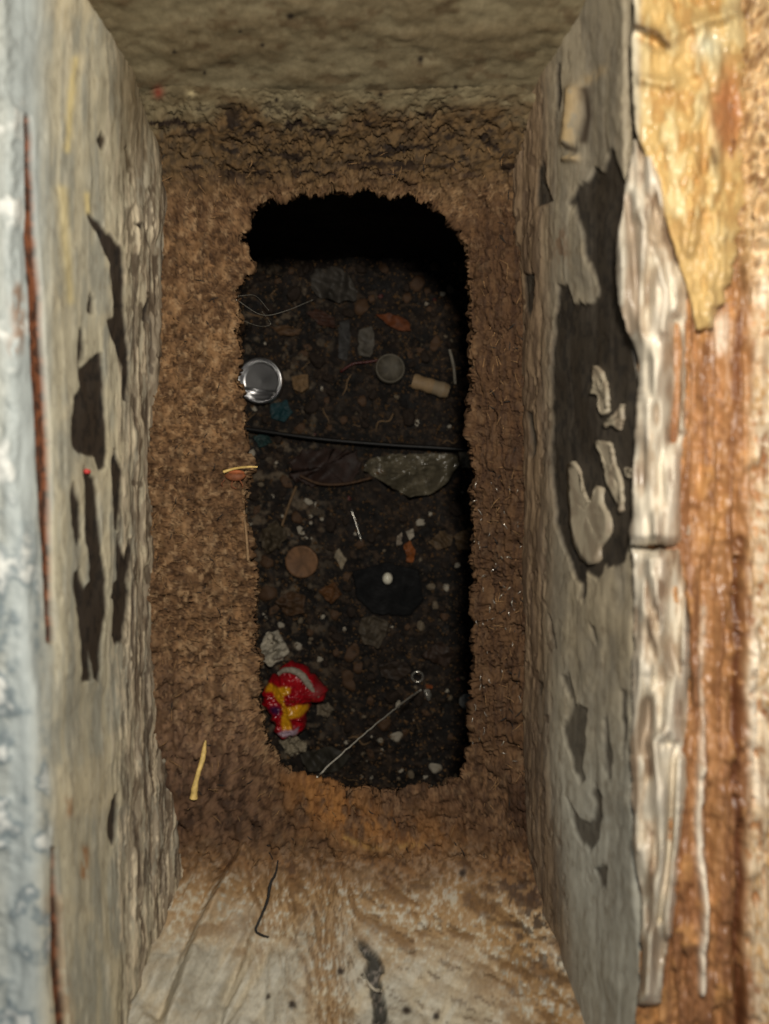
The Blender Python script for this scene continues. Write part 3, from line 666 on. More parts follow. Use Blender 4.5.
def sheet(name, poly, colfn, mat='litter', th=.0008, amp=.004, lift=.002, sc_=9.0, seed=0, n=64, rings=14, dome=0.0, tilt=(0, 0), jag=1.0, parent=None, crinkle=0.0):
    """crumpled scrap with an outline of its own, a real thickness and folds"""
    ring = resample_closed(poly, n); ring = ring + (np.stack([vnoise(ring[:, 0] / 4, ring[:, 1] / 4, seed=seed), vnoise(ring[:, 0] / 4, ring[:, 1] / 4, seed=seed + 1)], -1) - .5) * 2 * jag
    cen = ring.mean(0); r = np.linspace(1, .04, rings)[:, None, None]
    pts = (cen + (ring - cen) * r).reshape(-1, 2)
    rr = np.repeat(np.linspace(1, .04, rings), n)
    p = W(pts[:, 0], pts[:, 1], np.full(len(pts), FD)); b = fh(p[:, 0], p[:, 1]).reshape(rings, n)
    z0 = b.mean() + lift
    r_ = np.random.default_rng(seed); ext = np.ptp(ring, axis=0).max(); fold = 0; tot = 0   # straight creases, like crumpled sheet
    for k in range(9):
        a_ = r_.random() * np.pi; q0 = cen + (r_.random(2) - .5) * ext * .8; g = 1 / (1 + .35 * k)
        u_ = np.abs((pts[:, 0] - q0[0]) * np.cos(a_) + (pts[:, 1] - q0[1]) * np.sin(a_)) / ext
        fold = fold + g * np.abs(((u_ * (1 + .5 * k)) % 1) - .5) * 2 * (1 if k % 2 else -1); tot += g
    fold = (fold - fold.min()) / max(np.ptp(fold), 1e-6)
    loc = (pts - cen) * FD / F
    z = z0 + amp * (fold - .25) + dome * np.sqrt(np.clip(1 - rr ** 2, 0, 1)) + tilt[0] * loc[:, 0] - tilt[1] * loc[:, 1]
    z = z + crinkle * (np.abs(fbm(pts[:, 0] / 5, pts[:, 1] / 5, o=3, seed=seed + 9) - .5) * 4 - 1)
    z = np.maximum(z, b.ravel() + .0003)
    top = np.stack([p[:, 0], p[:, 1], z], -1); bot = top[::-1].copy(); bot[:, 2] -= th
    if dome: bot[:, 2] = np.minimum(bot[:, 2], z0 - th)
    o_ = np.r_[0:len(top)]
    bot = top.copy(); bot[:, 2] = top[:, 2] - th if not dome else z0 - th
    bot = bot.reshape(rings, n, 3)[::-1].reshape(-1, 3)
    V = np.vstack([bot, top]); base_i = top.mean(0) * 1.0; base_i[2] = V[:, 2].min()
    f = grid_faces(2 * rings, n, True, flip=False)
    fc = f.tolist() + [list(range(n))[::-1], list(range((2 * rings - 1) * n, 2 * rings * n))]
    a = np.cross(V[fc[rings * n + 5][1]] - V[fc[rings * n + 5][0]], V[fc[rings * n + 5][2]] - V[fc[rings * n + 5][0]])
    if a[2] < 0: fc = [q[::-1] for q in fc]
    amp = 0
    PXY = np.vstack([pts.reshape(rings, n, 2)[::-1].reshape(-1, 2), pts])
    c = colfn(PXY[:, 0], PXY[:, 1]) if callable(colfn) else blend(base((len(V),), colfn), sstep(.45, .65, fbm(PXY[:, 0] / 5, PXY[:, 1] / 5, o=3, seed=seed + 6)) * .6, np.asarray(colfn) * .72)
    if mat == 'litter': c = c * .75
    o = mesh(name, V - base_i, fc, M[mat], parent=parent, color=c)
    o.location = Vector(base_i)
    return o

def lathe(prof, seg=48):
    V = []; th = np.linspace(0, 2 * np.pi, seg, endpoint=False)
    for (r, z) in prof: V.append(np.stack([r * np.cos(th), r * np.sin(th), np.full(seg, z)], -1))
    f = grid_faces(len(prof), seg, True).tolist() + [list(range(seg))[::-1], list(range((len(prof) - 1) * seg, len(prof) * seg))]
    return np.vstack(V), f

# bright tin cap
def tin_cap():
    R = .0150
    prof = [(.002, 0), (R - .001, 0), (R, .0008), (R, .0050), (R - .0004, .0060), (R - .0012, .0062), (R - .0018, .0056), (R - .0022, .0030), (R - .0032, .0023)] + [(R * k, .0023 - .0006 * (1 - k)) for k in np.linspace(.75, .02, 22)]
    V, f = lathe(prof, 72)
    floor_ = V[:, 2] < .0028; top = floor_ & (np.arange(len(V)) >= 7 * 72)
    crease = spline([(-.014, -.0052, 0), (-.004, -.0068, 0), (.004, -.0078, 0), (.0105, -.0085, 0)], 12)[:, :2]
    V[top, 2] += ridge(V[top, 0], V[top, 1], crease, .0011, .0016)
    p = on_floor(np.array(263.0), np.array(382.0))
    root = mesh('tin_cap', V, f, M['steel']); root.location = (p[0], p[1], p[2] + .004); root.rotation_euler = (math.radians(9), math.radians(-8), 0)
    a_ = np.linspace(0, 2 * np.pi, 73); V, f = tube(np.stack([(R - .0008) * np.cos(a_), (R - .0008) * np.sin(a_), np.full(73, .0060)], -1), .00085, 10, caps=False); mesh('rim', V, f, M['steel'], parent=root)
    tag(root, 'shiny round tin cap with a raised rim and a creased face', 'cap')
tin_cap()

# foil sweet wrapper
def wrapper():
    out = [(262, 690), (268, 681), (276, 672), (284, 664), (294, 661), (304, 664), (312, 672), (320, 680), (328, 690), (324, 698), (314, 702), (309, 712), (305, 724), (299, 733), (288, 736), (278, 732), (272, 722), (270, 714), (262, 704)]
    def cf(x, y):
        fz = fbm(x / 4, y / 4, o=3, seed=801)
        c = base(x.shape, (178, 22, 34)); c = blend(c, sstep(.5, .65, fz) * .6, (128, 12, 24))
        yel = [[(266, 685), (270, 681), (282, 683), (288, 681), (293, 683), (293, 687), (286, 690), (287, 697), (289, 702), (300, 700), (308, 701), (309, 707), (303, 711), (291, 713), (293, 720), (294, 725), (284, 725), (283, 718), (285, 708), (283, 699), (278, 693), (275, 688), (268, 688)]]
        for p in yel: c = blend(c, pmask(x + 2 * (fz - .5), y, p, 2), (232, 168, 34))
        c = blend(c, np.exp(-(((x - 277) / 6) ** 2 + ((y - 706) / 5) ** 2) ** 2), (70, 34, 78))
        c = blend(c, pmask(x, y, [(278, 730), (284, 726), (296, 725), (300, 722), (298, 731), (288, 733)], 2), (196, 170, 186))
        c = blend(c, np.exp(-(((x - 318) / 6) ** 2 + ((y - 688) / 6) ** 2)), (150, 70, 70))
        return c
    o = sheet('sweet_wrapper', out, cf, 'foil', th=.002, amp=.0085, lift=.004, sc_=11, seed=806, n=150, rings=44, dome=.015, jag=2.0, crinkle=.0014)
    loc = np.array(o.location)
    arc = spline([(280, 671), (286, 667), (295, 667), (303, 671), (309, 679), (314, 687), (319, 693)], 30)
    P = W(arc[:, 0], arc[:, 1], np.full(30, FD)); t = np.linspace(0, 1, 30)
    P[:, 2] = loc[2] + .0115 + .004 * np.sin(np.pi * t)
    V, f = tube(P, .0024 * (.45 + .55 * np.sin(np.pi * np.clip(t, .08, .92))), 12, .0004)
    s = mesh('pale_band', V - loc, f, M['scrap'], parent=o); s['label'] = 'silvery white folded band'
    tag(o, 'crumpled red sweet wrapper with a yellow print', 'wrapper')
wrapper()

# larger scraps
SC = [
    ('plastic_scrap', [(363, 470), (368, 459), (380, 456), (400, 455), (430, 455), (455, 456), (458, 464), (449, 478), (438, 490), (424, 496), (408, 497), (395, 490), (378, 480)], (104, 97, 80), dict(amp=.022, lift=.004, seed=820, mat='foil', n=96, rings=24, crinkle=.002), 'crumpled pale plastic sheet lying against the black cable', 'plastic scrap'),
    ('leaf_sheet', [(290, 478), (288, 462), (300, 450), (330, 448), (358, 452), (360, 468), (352, 482), (330, 486), (306, 486)], (54, 36, 29), dict(amp=.005, lift=.002, seed=830, jag=3), 'reddish brown torn sheet beside the pale plastic sheet', 'scrap'),
    ('paper_scrap', [(310, 276), (318, 268), (342, 269), (350, 281), (358, 294), (356, 301), (336, 303), (320, 297), (311, 290)], (80, 75, 68), dict(amp=.011, lift=.003, seed=840, sc_=13), 'torn greyish paper scrap with a dark hole near the soil wall', 'paper'),
    ('card_scrap', [(375, 314), (390, 313), (408, 320), (411, 331), (398, 331), (384, 322)], (120, 66, 34), dict(amp=.003, lift=.003, seed=850), 'rusty orange card scrap between paper scrap and filter', 'card'),
    ('card_scrap', [(306, 314), (314, 308), (334, 318), (336, 328), (318, 324)], (74, 46, 32), dict(amp=.003, lift=.003, seed=855), 'dark brown card strip below the torn paper scrap', 'card'),
    ('plastic_scrap', [(358, 330), (372, 326), (374, 344), (370, 358), (358, 356)], (98, 92, 82), dict(amp=.003, lift=.003, seed=860), 'small grey plastic scrap above the dull round cap', 'plastic scrap'),
    ('plastic_scrap', [(338, 322), (348, 318), (350, 340), (346, 360), (338, 358)], (66, 64, 62), dict(amp=.003, lift=.002, seed=865), 'dark grey film scrap left of the small grey scrap', 'plastic scrap'),
    ('plastic_scrap', [(362, 618), (374, 615), (388, 622), (385, 636), (378, 648), (362, 642), (358, 630)], (92, 82, 68), dict(amp=.007, lift=.002, seed=870), 'dull tan plastic scrap below the black plate', 'plastic scrap'),
    ('plastic_plate', [(352, 572), (384, 562), (418, 570), (424, 600), (410, 616), (372, 614), (356, 598)], (9, 10, 12), dict(amp=.001, lift=.003, seed=875, th=.002, mat='soil'), 'black plastic plate lying under the small white bead', 'plastic scrap'),
    ('tissue_clump', [(262, 640), (268, 628), (284, 634), (290, 648), (284, 660), (268, 664), (262, 656)], (205, 196, 176), dict(amp=.014, lift=.003, seed=880, jag=2.5, crinkle=.002), 'white crumpled tissue clump above the sweet wrapper', 'tissue'),
    ('tissue_clump', [(280, 738), (296, 735), (306, 740), (302, 754), (288, 756)], (176, 164, 140), dict(crinkle=.002, jag=2.5, amp=.010, lift=.001, seed=884), 'white tissue tuft below the sweet wrapper', 'tissue'),
    ('leaf', [(404, 546), (410, 540), (415, 550), (413, 563), (406, 562)], (150, 84, 34), dict(amp=.003, lift=.002, seed=888), 'small orange leaf piece beside white chips', 'leaf'),
    ('leaf', [(428, 542), (440, 530), (452, 536), (450, 546), (436, 550)], (104, 84, 60), dict(amp=.005, lift=.003, seed=890), 'dry brown leaf curled near the ledge shadow', 'leaf'),
    ('leaf', [(453, 536), (468, 526), (478, 536), (474, 548), (458, 550)], (112, 90, 64), dict(amp=.005, lift=.003, seed=893), 'dry brown leaf partly tucked under the ledge', 'leaf'),
    ('plastic_scrap', [(458, 452), (468, 450), (472, 458), (469, 468), (460, 468)], (140, 130, 110), dict(amp=.002, lift=.006, seed=896), 'small pale tab at the end of the black cable', 'plastic scrap'),
    ('teal_scrap', [(270, 404), (286, 400), (292, 412), (284, 422), (270, 418)], (28, 66, 72), dict(amp=.003, lift=.002, seed=900), 'dark teal plastic scrap under the tin cap', 'plastic scrap'),
    ('teal_scrap', [(252, 436), (266, 432), (272, 442), (258, 448)], (34, 62, 60), dict(amp=.003, lift=.002, seed=903), 'dark teal plastic scrap below the black cable end', 'plastic scrap'),
    ('card_scrap', [(272, 328), (284, 326), (300, 330), (298, 336), (280, 336)], (104, 78, 54), dict(amp=.003, lift=.003, seed=906), 'curved tan card strip near the cobweb', 'card'),
    ('paper_scrap', [(405, 532), (412, 529), (414, 537), (408, 541)], (200, 190, 172), dict(amp=.003, lift=.003, seed=909), 'bright white paper chip above the orange leaf piece', 'paper'),
    ('paper_scrap', [(396, 536), (402, 532), (401, 544), (396, 546)], (180, 165, 146), dict(amp=.003, lift=.003, seed=912), 'creamy paper chip left of the bright white chip', 'paper'),
    ('leaf', [(276, 600), (290, 590), (306, 596), (304, 612), (286, 616)], (88, 64, 42), dict(amp=.005, lift=.002, seed=915), 'wrinkled brown leaf below the brown disc', 'leaf'),
    ('leaf', [(318, 590), (334, 582), (342, 594), (330, 604)], (108, 72, 40), dict(amp=.004, lift=.002, seed=918), 'amber brown leaf right of the brown disc', 'leaf'),
    ('paper_scrap', [(334, 556), (338, 548), (346, 560), (342, 570)], (164, 150, 126), dict(amp=.003, lift=.003, seed=921), 'cream paper shard right of the brown disc', 'paper'),
    ('film_scrap', [(300, 752), (330, 745), (350, 756), (338, 772), (308, 770)], (60, 56, 46), dict(amp=.008, lift=.002, seed=924), 'murky translucent film beside the white tuft', 'plastic scrap'),
    ('film_scrap', [(316, 706), (328, 702), (334, 710), (326, 718), (316, 716)], (136, 124, 104), dict(amp=.005, lift=.002, seed=927), 'pale torn film right of the sweet wrapper', 'plastic scrap'),
    ('tissue_clump', [(262, 528), (276, 522), (286, 530), (284, 546), (266, 552), (260, 542)], (96, 84, 66), dict(jag=2.5, amp=.012, lift=.002, seed=930), 'dirty tissue clump left of the brown disc', 'tissue'),
    ('film_scrap', [(378, 664), (404, 660), (412, 672), (396, 680), (380, 676)], (62, 50, 40), dict(amp=.004, lift=.002, seed=933), 'dark brown film scrap above the thread end', 'plastic scrap'),
    ('film_scrap', [(420, 655), (440, 640), (456, 652), (446, 668)], (66, 50, 40), dict(amp=.005, lift=.002, seed=936), 'dark reddish film scrap right of the silver ring', 'plastic scrap'),
]
for (nm, poly, c, kw, lab, cat) in SC: tag(sheet(nm, poly, c, **kw), lab, cat)

# brown round disc, dull cap, button
def disc(name, px, py, r, prof, mat, label, cat, rot=(0, 0, 0), lift=.002, colr=None):
    V, f = lathe(prof, 48); p = on_floor(np.array(float(px)), np.array(float(py)))
    c = None
    if colr is not None:
        c = blend(base((len(V),), colr), sstep(.45, .65, fbm(V[:, 0] * 600, V[:, 1] * 150, o=3, seed=int(px))) * .7, np.asarray(colr) * .7)
    o = mesh(name, V, f, M[mat], color=c); o.location = (p[0], p[1], p[2] + lift); o.rotation_euler = [math.radians(a) for a in rot]
    return tag(o, label, cat)
R = .0108
disc('wooden_disc', 302, 561, R, [(R * .3, 0), (R * .95, 0), (R, .0006), (R, .0030), (R * .95, .0036), (R * .85, .0033), (R * .5, .0031), (R * .05, .0031)], 'litter', 'round brown wooden disc lying flat in the dirt', 'disc', (6, -5, 20), colr=(128, 94, 66))
R = .0098
lid = disc('bottle_lid', 389, 370, R, [(R * .3, 0), (R * .96, 0), (R, .0010), (R, .0040), (R * .94, .0048), (R * .86, .0046), (R * .82, .0028), (R * .4, .0024), (R * .04, .0024)], 'litter', 'dull greyish plastic cap beside the filter', 'cap', (-5, 6, 0), colr=(92, 86, 74))
a_ = np.linspace(0, 2 * np.pi, 49); V, f = tube(np.stack([R * .93 * np.cos(a_), R * .93 * np.sin(a_), np.full(49, .0046)], -1), .0006, 8, caps=False); mesh('rim', V, f, M['litter'], parent=lid, color=base((len(V),), (100, 94, 82)))
R = .0052
disc('button', 466, 700, R, [(R * .3, 0), (R * .9, 0), (R, .0006), (R, .0016), (R * .9, .0021), (R * .7, .0018), (R * .05, .0018)], 'litter', 'small grey white button beside the right ledge', 'button', (4, -6, 0), lift=.003, colr=(150, 150, 146))
# silver ring and glint fragment
th = np.linspace(0, 2 * np.pi, 40); p = on_floor(np.array(417.0), np.array(677.0))
rp = np.stack([.0036 * np.cos(th), .0036 * np.sin(th), .002 + .0008 * np.sin(th)], -1); V, f = tube(rp, .0007, 8, caps=False)
o = mesh('metal_ring', V, f, M['pin']); o.location = Vector(p); tag(o, 'small dull silver ring at the end of the thread', 'ring')
def shard(name, poly, mat, lab, cat, h=.003, lift=.002, rot=0):
    ring = resample_closed(poly, 14); cen = ring.mean(0); p = on_floor(np.array(cen[0]), np.array(cen[1]))
    q = (ring - cen) * FD / F * np.array([1, -1]); z = (rng.random(14) * .4 + .8) * h
    V = np.vstack([np.c_[q * 1.0, np.zeros(14)], np.c_[q * .95, z * .7], np.c_[q * .45, z]]); f = grid_faces(3, 14, True).tolist() + [list(range(14))[::-1], list(range(28, 42))]
    o = mesh(name, V, f, M[mat], smooth=False); o.location = (p[0], p[1], p[2] + lift); return tag(o, lab, cat)
shard('metal_shard', [(423, 690), (428, 687), (431, 694), (429, 701), (425, 698)], 'pin', 'bright metal shard beside the silver ring', 'metal shard')
shard('metal_shard', [(425, 684), (432, 685), (432, 688), (426, 688)], 'rust_plain', 'tiny orange shard above the bright metal shard', 'metal shard')
shard('cork_piece', [(291, 377), (308, 374), (309, 388), (302, 394), (293, 390)], 'splint', 'tan cork lump right of the tin cap', 'cork', .006)
# white bead
n_, m_ = 20, 28
V = []; 
for i in range(n_ + 1):
    a = np.pi * i / n_; V += [(.0034 * max(np.sin(a), .02) * np.cos(b), .0040 * max(np.sin(a), .02) * np.sin(b), .0034 - .0034 * np.cos(a)) for b in np.linspace(0, 2 * np.pi, m_, endpoint=False)]
o = mesh('bead', V, grid_faces(n_ + 1, m_, True).tolist() + [list(range(m_))[::-1], list(range(n_ * m_, (n_ + 1) * m_))], M['bead_white']); p = on_floor(np.array(387.0), np.array(578.0)); o.location = (p[0], p[1], p[2] + .004)
tag(o, 'small glossy white bead resting on the black plate', 'bead')
# cigarette filter
def filt(pa, pb, r, lab):
    P = on_floor(np.array([pa[0], pb[0]], float), np.array([pa[1], pb[1]], float), .0055); P[:, 2] = P[:, 2].mean()
    L = np.linalg.norm(P[1] - P[0]); n = 22; s = np.linspace(0, 1, n)
    rad = r * (1 + .06 * np.sin(s * 17) + .05 * (rng.random(n) - .5)); rad[0] *= .9; rad[-1] *= .9
    pts = P[0] + (P[1] - P[0]) * s[:, None]; c0 = pts.mean(0); c0[2] -= r
    V, f = tube(pts - c0, rad, 18); V[:, 2] = (V[:, 2] - r) * .8 + r * .8
    cc = base((len(V),), (150, 126, 94)); cc = blend(cc, np.repeat(s > .8, 18) * .8, (128, 112, 88)); cc = blend(cc, sstep(.5, .7, vnoise(V[:, 0] * 500, V[:, 1] * 500, V[:, 2] * 500, seed=2)) * .4, (140, 112, 80))
    o = mesh('cigarette_filter', V, f, M['litter'], color=cc); o.location = Vector(c0)
    k = 18 * 14; V2, f2 = tube((pts - c0)[12:19], rad[12:19] * 1.05, 18, caps=False); V2[:, 2] = (V2[:, 2] - r) * .8 + r * .8; mesh('paper_band', V2, f2, M['litter'], parent=o, color=base((len(V2),), (136, 120, 96)))
    tag(o, lab, 'cigarette butt')
filt((412, 381), (448, 392), .0048, 'tan cigarette filter lying beside the dull plastic cap')

# long thin things
def wire(name, pts, r, mat, lab, cat, lift=.003, n=60, follow=True, seg=8):
    q = spline([(a, b, 0) for a, b in pts], n)[:, :2]; P = W(q[:, 0], q[:, 1], np.full(n, FD))
    g = fh(P[:, 0], P[:, 1]); P[:, 2] = (smooth1(g, 15) if follow else np.full(n, g.max())) + lift
    b = P.mean(0); b[2] = P[:, 2].min() - r; V, f = tube(P - b, r, seg)
    o = mesh(name, V, f, M[mat]); o.location = Vector(b); return tag(o, lab, cat)
wire('cable', [(205, 424), (255, 431), (320, 440), (390, 446), (440, 449), (500, 453)], .0014, 'black', 'thin black cable stretched across the litter', 'cable', lift=.0085, follow=False)
wire('needle', [(351, 509), (361, 541)], .00045, 'pin', 'thin silver needle lying in the middle of the litter', 'needle', lift=.004, n=12, follow=False)
wire('twig', [(296, 486), (289, 503), (281, 526)], .0008, 'splint', 'pale thin twig between the cable and the brown disc', 'twig', lift=.003, n=20)
wire('plastic_stick', [(449, 350), (453, 366), (455, 384)], .0010, 'scrap', 'thin whitish plastic stick right of the cigarette filter', 'stick', lift=.003, n=20)
wire('red_fibre', [(340, 372), (352, 364), (366, 362), (380, 360)], .0008, 'redbit', 'dark red strand left of the dull plastic cap', 'strand', lift=.003, n=20)
wire('twig', [(300, 476), (320, 484), (345, 484), (372, 478)], .0009, 'leaf', 'brown twig along the edge of the reddish sheet', 'twig', lift=.007, n=24)

# thread from the ledge down to the ring, cobweb strands
a = W(np.array([317.0]), np.array([776.0]), np.array([.303]))[0]; b = W(np.array([420.0]), np.array([690.0]), np.array([.508]))[0]
t = np.linspace(0, 1, 40)[:, None]; P = a + (b - a) * t; P[:, 2] -= .006 * np.sin(np.pi * t[:, 0]); P[:, :2] += .0006 * (rng.random((40, 2)) - .5)
o_ = P.mean(0); V, f = tube(P - o_, np.linspace(.00042, .0005, 40), 6); o = mesh('thread', V, f, M['silk']); o.location = Vector(o_); tag(o, 'pale thread hanging from the orange ledge down to the ring', 'thread')
def strand(name, p3, r, lab):
    P = spline(p3, 40); c0 = P.mean(0); V, f = tube(P - c0, r, 5); o = mesh(name, V, f, M['silk']); o.location = Vector(c0); return tag(o, lab, 'cobweb', 'cobweb strands under the left ledge')
def W1(x, y, d): return W(np.array(float(x)), np.array(float(y)), np.array(d))
for k, pts in enumerate(([(236, 300, .306), (262, 315, .36), (285, 311, .40), (312, 300, .45)], [(236, 318, .308), (258, 326, .36), (270, 324, .39), (262, 312, .37)], [(238, 296, .306), (255, 296, .35), (268, 310, .38)])):
    strand('cobweb_strand', [W1(*q) for q in pts], (.00013 if k else .00018), 'pale cobweb strand hanging from the left edge of the opening')

# ---- countless small pieces: individuals, each lying on the floor
def protos():
    out = {}
    def rock(seed, mat, nm, flat=.6, n=8, m=10):
        V = []
        for i in range(n + 1):
            a = np.pi * i / n
            for b in np.linspace(0, 2 * np.pi, m, endpoint=False):
                v = np.array([max(np.sin(a), .05) * np.cos(b), max(np.sin(a), .05) * np.sin(b), -np.cos(a)])
                k = .65 + .7 * vnoise(v[0] * 1.7 + seed, v[1] * 1.7, v[2] * 1.7 + 9, seed=seed); V.append(v * k * (1, .75, flat))
        V = np.array(V); V[:, 2] -= V[:, 2].min()
        me = mesh(nm, V, grid_faces(n + 1, m, True).tolist() + [list(range(m))[::-1], list(range(n * m, (n + 1) * m))], M[mat], smooth=False)
        return me
    def flake(seed, mat, nm):
        th_ = np.linspace(0, 2 * np.pi, 14, endpoint=False); r = .6 + .6 * vnoise(np.cos(th_) * 1.5 + 5, np.sin(th_) * 1.5 + 5, seed=seed)
        ring = np.stack([r * np.cos(th_), .7 * r * np.sin(th_)], -1); V = []
        for s, zo in ((.0, .0), (.5, .0), (1, .0), (1, .1), (.5, .1), (.05, .1)):
            q = ring * max(s, .05); z = .35 * np.sin(q[:, 0] * 2.2 + seed) * q[:, 0] + .25 * q[:, 1] ** 2 + zo; V.append(np.c_[q, z])
        V = np.vstack(V); V[:, 2] -= V[:, 2].min()
        return mesh(nm, V, grid_faces(6, 14, True).tolist() + [list(range(14))[::-1], list(range(70, 84))], M[mat])
    def stick(seed, mat, nm):
        r_ = np.random.default_rng(seed); P = spline([(-1, 0, .1), (-.3, .12 * r_.normal(), .14), (.3, .12 * r_.normal(), .1), (1, 0, .14)], 10); V, f = tube(P, .07 * np.array([.4, .8, 1, 1, .9, 1, .9, .8, .6, .3]), 6); V[:, 2] -= V[:, 2].min(); return mesh(nm, V, f, M[mat])
    kinds = [
        ('stone_chip', lambda s: rock(s, 'chip', 'stone_chip'), 48, (.0012, .0036), 'small pale angular stone chip scattered in the dark litter', 'stone', 'pale stone chips in the litter'),
        ('soil_clod', lambda s: rock(s, 'clod', 'soil_clod', .7), 80, (.0022, .0058), 'dark brown crumbly soil clod on the cavity floor', 'soil clod', 'soil clods on the cavity floor'),
        ('leaf_fragment', lambda s: flake(s, 'leaf', 'leaf_fragment'), 70, (.003, .0085), 'tiny curled brown leaf fragment in the litter', 'leaf', 'leaf fragments in the litter'),
        ('paper_bit', lambda s: flake(s, 'scrap', 'paper_bit'), 64, (.0014, .0058), 'tiny torn off white paper bit in the litter', 'paper', 'off white paper bits in the litter'),
        ('wood_splinter', lambda s: stick(s, 'splint', 'wood_splinter'), 34, (.003, .009), 'thin pale wood splinter lying in the litter', 'wood splinter', 'wood splinters in the litter'),
        ('plastic_bit', lambda s: flake(s, 'redbit', 'plastic_bit'), 6, (.0014, .003), 'tiny red plastic bit in the litter', 'plastic scrap', 'red plastic bits in the litter'),
    ]
    return kinds
big_pts = [np.mean(s[1], 0) for s in SC] + [np.array((263, 382)), np.array((294, 698)), np.array((302, 561)), np.array((389, 370)), np.array((430, 386)), np.array((387, 578)), np.array((300, 383)), np.array((466, 700)), np.array((356, 525))]
big_r = [max(np.hypot(*(np.asarray(s[1]) - np.mean(s[1], 0)).T)) * .85 for s in SC] + [24, 40, 18, 17, 22, 8, 12, 9, 6]
placed = []
for (nm, mk, cnt, (s0, s1), lab, cat, grp) in protos():
    src = [mk(10 + 3 * k) for k in range(3)]
    for k in range(cnt):
        for tries in range(90):
            py = 262 + 520 * random.random(); px = 236 + 240 * (random.random() ** (2.0 if py > 430 else 1.1))
            if nm in ('stone_chip', 'paper_bit') and py < 440 and random.random() < .7: continue
            s = s0 + (s1 - s0) * random.random() ** 1.8; rp = s * F / FD
            if any((px - q[0]) ** 2 + (py - q[1]) ** 2 < (r + rp) ** 2 for q, r in zip(big_pts, big_r)): continue
            if any((px - q[0]) ** 2 + (py - q[1]) ** 2 < (q[2] + rp) ** 2 * .6 for q in placed): continue
            break
        else: continue
        placed.append((px, py, rp))
        o = src[k] if k < 3 else src[k % 3].copy()
        if k >= 3: col.objects.link(o)
        p = on_floor(np.array(px), np.array(py)); o.location = (p[0], p[1], p[2] - .0002); o.scale = (s, s, s); o.rotation_euler = (0, 0, random.random() * 6.28)
        tag(o, lab, cat, grp)

# grit: uncountable crumbs, one object
def crumbs(name, P, sizes, mat, parent=None):
    T = np.array([(1, 0, -.5), (-.5, .87, -.5), (-.5, -.87, -.5), (0, 0, 1)]); n = len(P)
    V = T[None] * sizes[:, None, None] * (.6 + .8 * rng.random((n, 4, 1)))
    a = rng.random(n) * 6.28; ca, sa = np.cos(a)[:, None], np.sin(a)[:, None]
    V = np.stack([V[..., 0] * ca - V[..., 1] * sa, V[..., 0] * sa + V[..., 1] * ca, V[..., 2]], -1) + P[:, None]
    k = np.arange(n)[:, None, None] * 4; f = (k + np.array([[0, 1, 3], [1, 2, 3], [2, 0, 3], [0, 2, 1]])).reshape(-1, 3)
    o = mesh(name, V, f, M[mat], parent=parent, smooth=False); o['kind'] = 'stuff'; return o
n = 5900; x = rng.random(n) * .19 - .11; y = rng.random(n) * .36 - .185
g = crumbs('grit', np.stack([x, y, fh(x, y) + .0006], -1), .0005 + .0013 * rng.random(n) ** 3, 'fibre'); g.data.materials.append(M['chip'])
g.data.polygons.foreach_set('material_index', np.repeat((rng.random(n) < .16 * (1 + (x < -.03))).astype(np.int32), 4))
tag(g, 'fine brown grit and whitish specks covering the cavity floor', 'grit')

# ================================================================== ON THE LEDGE AND WALLS
eX, eY, eP, eN = EX.ravel(), EY.ravel(), EP.reshape(-1, 3), EN.reshape(-1, 3)
def on_ledge(px, py, lift=0.0):
    k = np.argmin((eX - px) ** 2 + (eY - py) ** 2); return eP[k] + np.array([0, 0, 1]) * lift
nX, nY, nP = NX.ravel(), NY.ravel(), NP_.reshape(-1, 3)
def on_near(px, py, lift=0.0):
    k = np.argmin((nX - px) ** 2 + (nY - py) ** 2); return nP[k] + np.array([0, .5, .85]) * lift

# fibres matted into the ledge, too many to count
def fibres(cnt, mat, seed, rad, ln, sel, lift):
    r_ = np.random.default_rng(seed); idx = np.nonzero(sel(eX, eY))[0]; Vs, Fs = [], []; off = 0
    for k in range(cnt):
        i = idx[r_.integers(len(idx))]; a = r_.normal(1.57, .8); L = ln * (.4 + r_.random())
        d = np.array([np.cos(a), np.sin(a), r_.normal(0, .04)]) * L; p = eP[i] + np.array([0, 0, lift])
        s = np.array([-d[1], d[0], 0]) * r_.normal(0, .15)
        pts = np.array([p - d / 2, p + s * .5 + np.array([0, 0, rad * 2]), p + d / 2]); V, f = tube(spline(pts, 5), rad * np.array([.4, .9, 1, .8, .3]), 4, caps=False)
        Vs.append(V); Fs += (np.asarray(f) + off).tolist(); off += len(V)
    o = mesh('fibres', np.vstack(Vs), Fs, M[mat], parent=ledge); o['kind'] = 'stuff'
inner_ok = np.repeat(np.arange(80) < 66, EX.shape[1])
vis = lambda x, y: (y > 150) & (y < 870) & (x > 152) & (x < 522) & inner_ok
fibres(260, 'fibre', 1, .00018, .005, vis, .0000)
fibres(60, 'splint', 2, .00013, .0030, lambda x, y: vis(x, y) & ((x < 236) | (y > 800)), .0001)
fibres(130, 'root', 3, .0002, .0035, vis, .0000)
fibres(60, 'pin', 4, .00014, .0022, lambda x, y: (x > 470) & (x < 520) & (y > 480) & (y < 780), .0006)

# straw stalk lying on the ledge
P = spline([on_ledge(207, 742, .0022), on_ledge(203, 757, .0018), on_ledge(199, 772, .0018), on_ledge(196, 786, .002), on_ledge(194, 797, .0022)], 26); c0 = P.mean(0)
r = np.interp(np.linspace(0, 1, 26), [0, .1, .2, .6, .8, .85, 1], [.0004, .0008, .001, .0009, .0014, .0012, .0016])
V, f = tube(P - c0, r, 10, .0002); o = mesh('straw_stalk', V, f, M['straw']); o.location = Vector(c0); tag(o, 'yellow straw stalk with a knobby end on the ledge', 'straw')
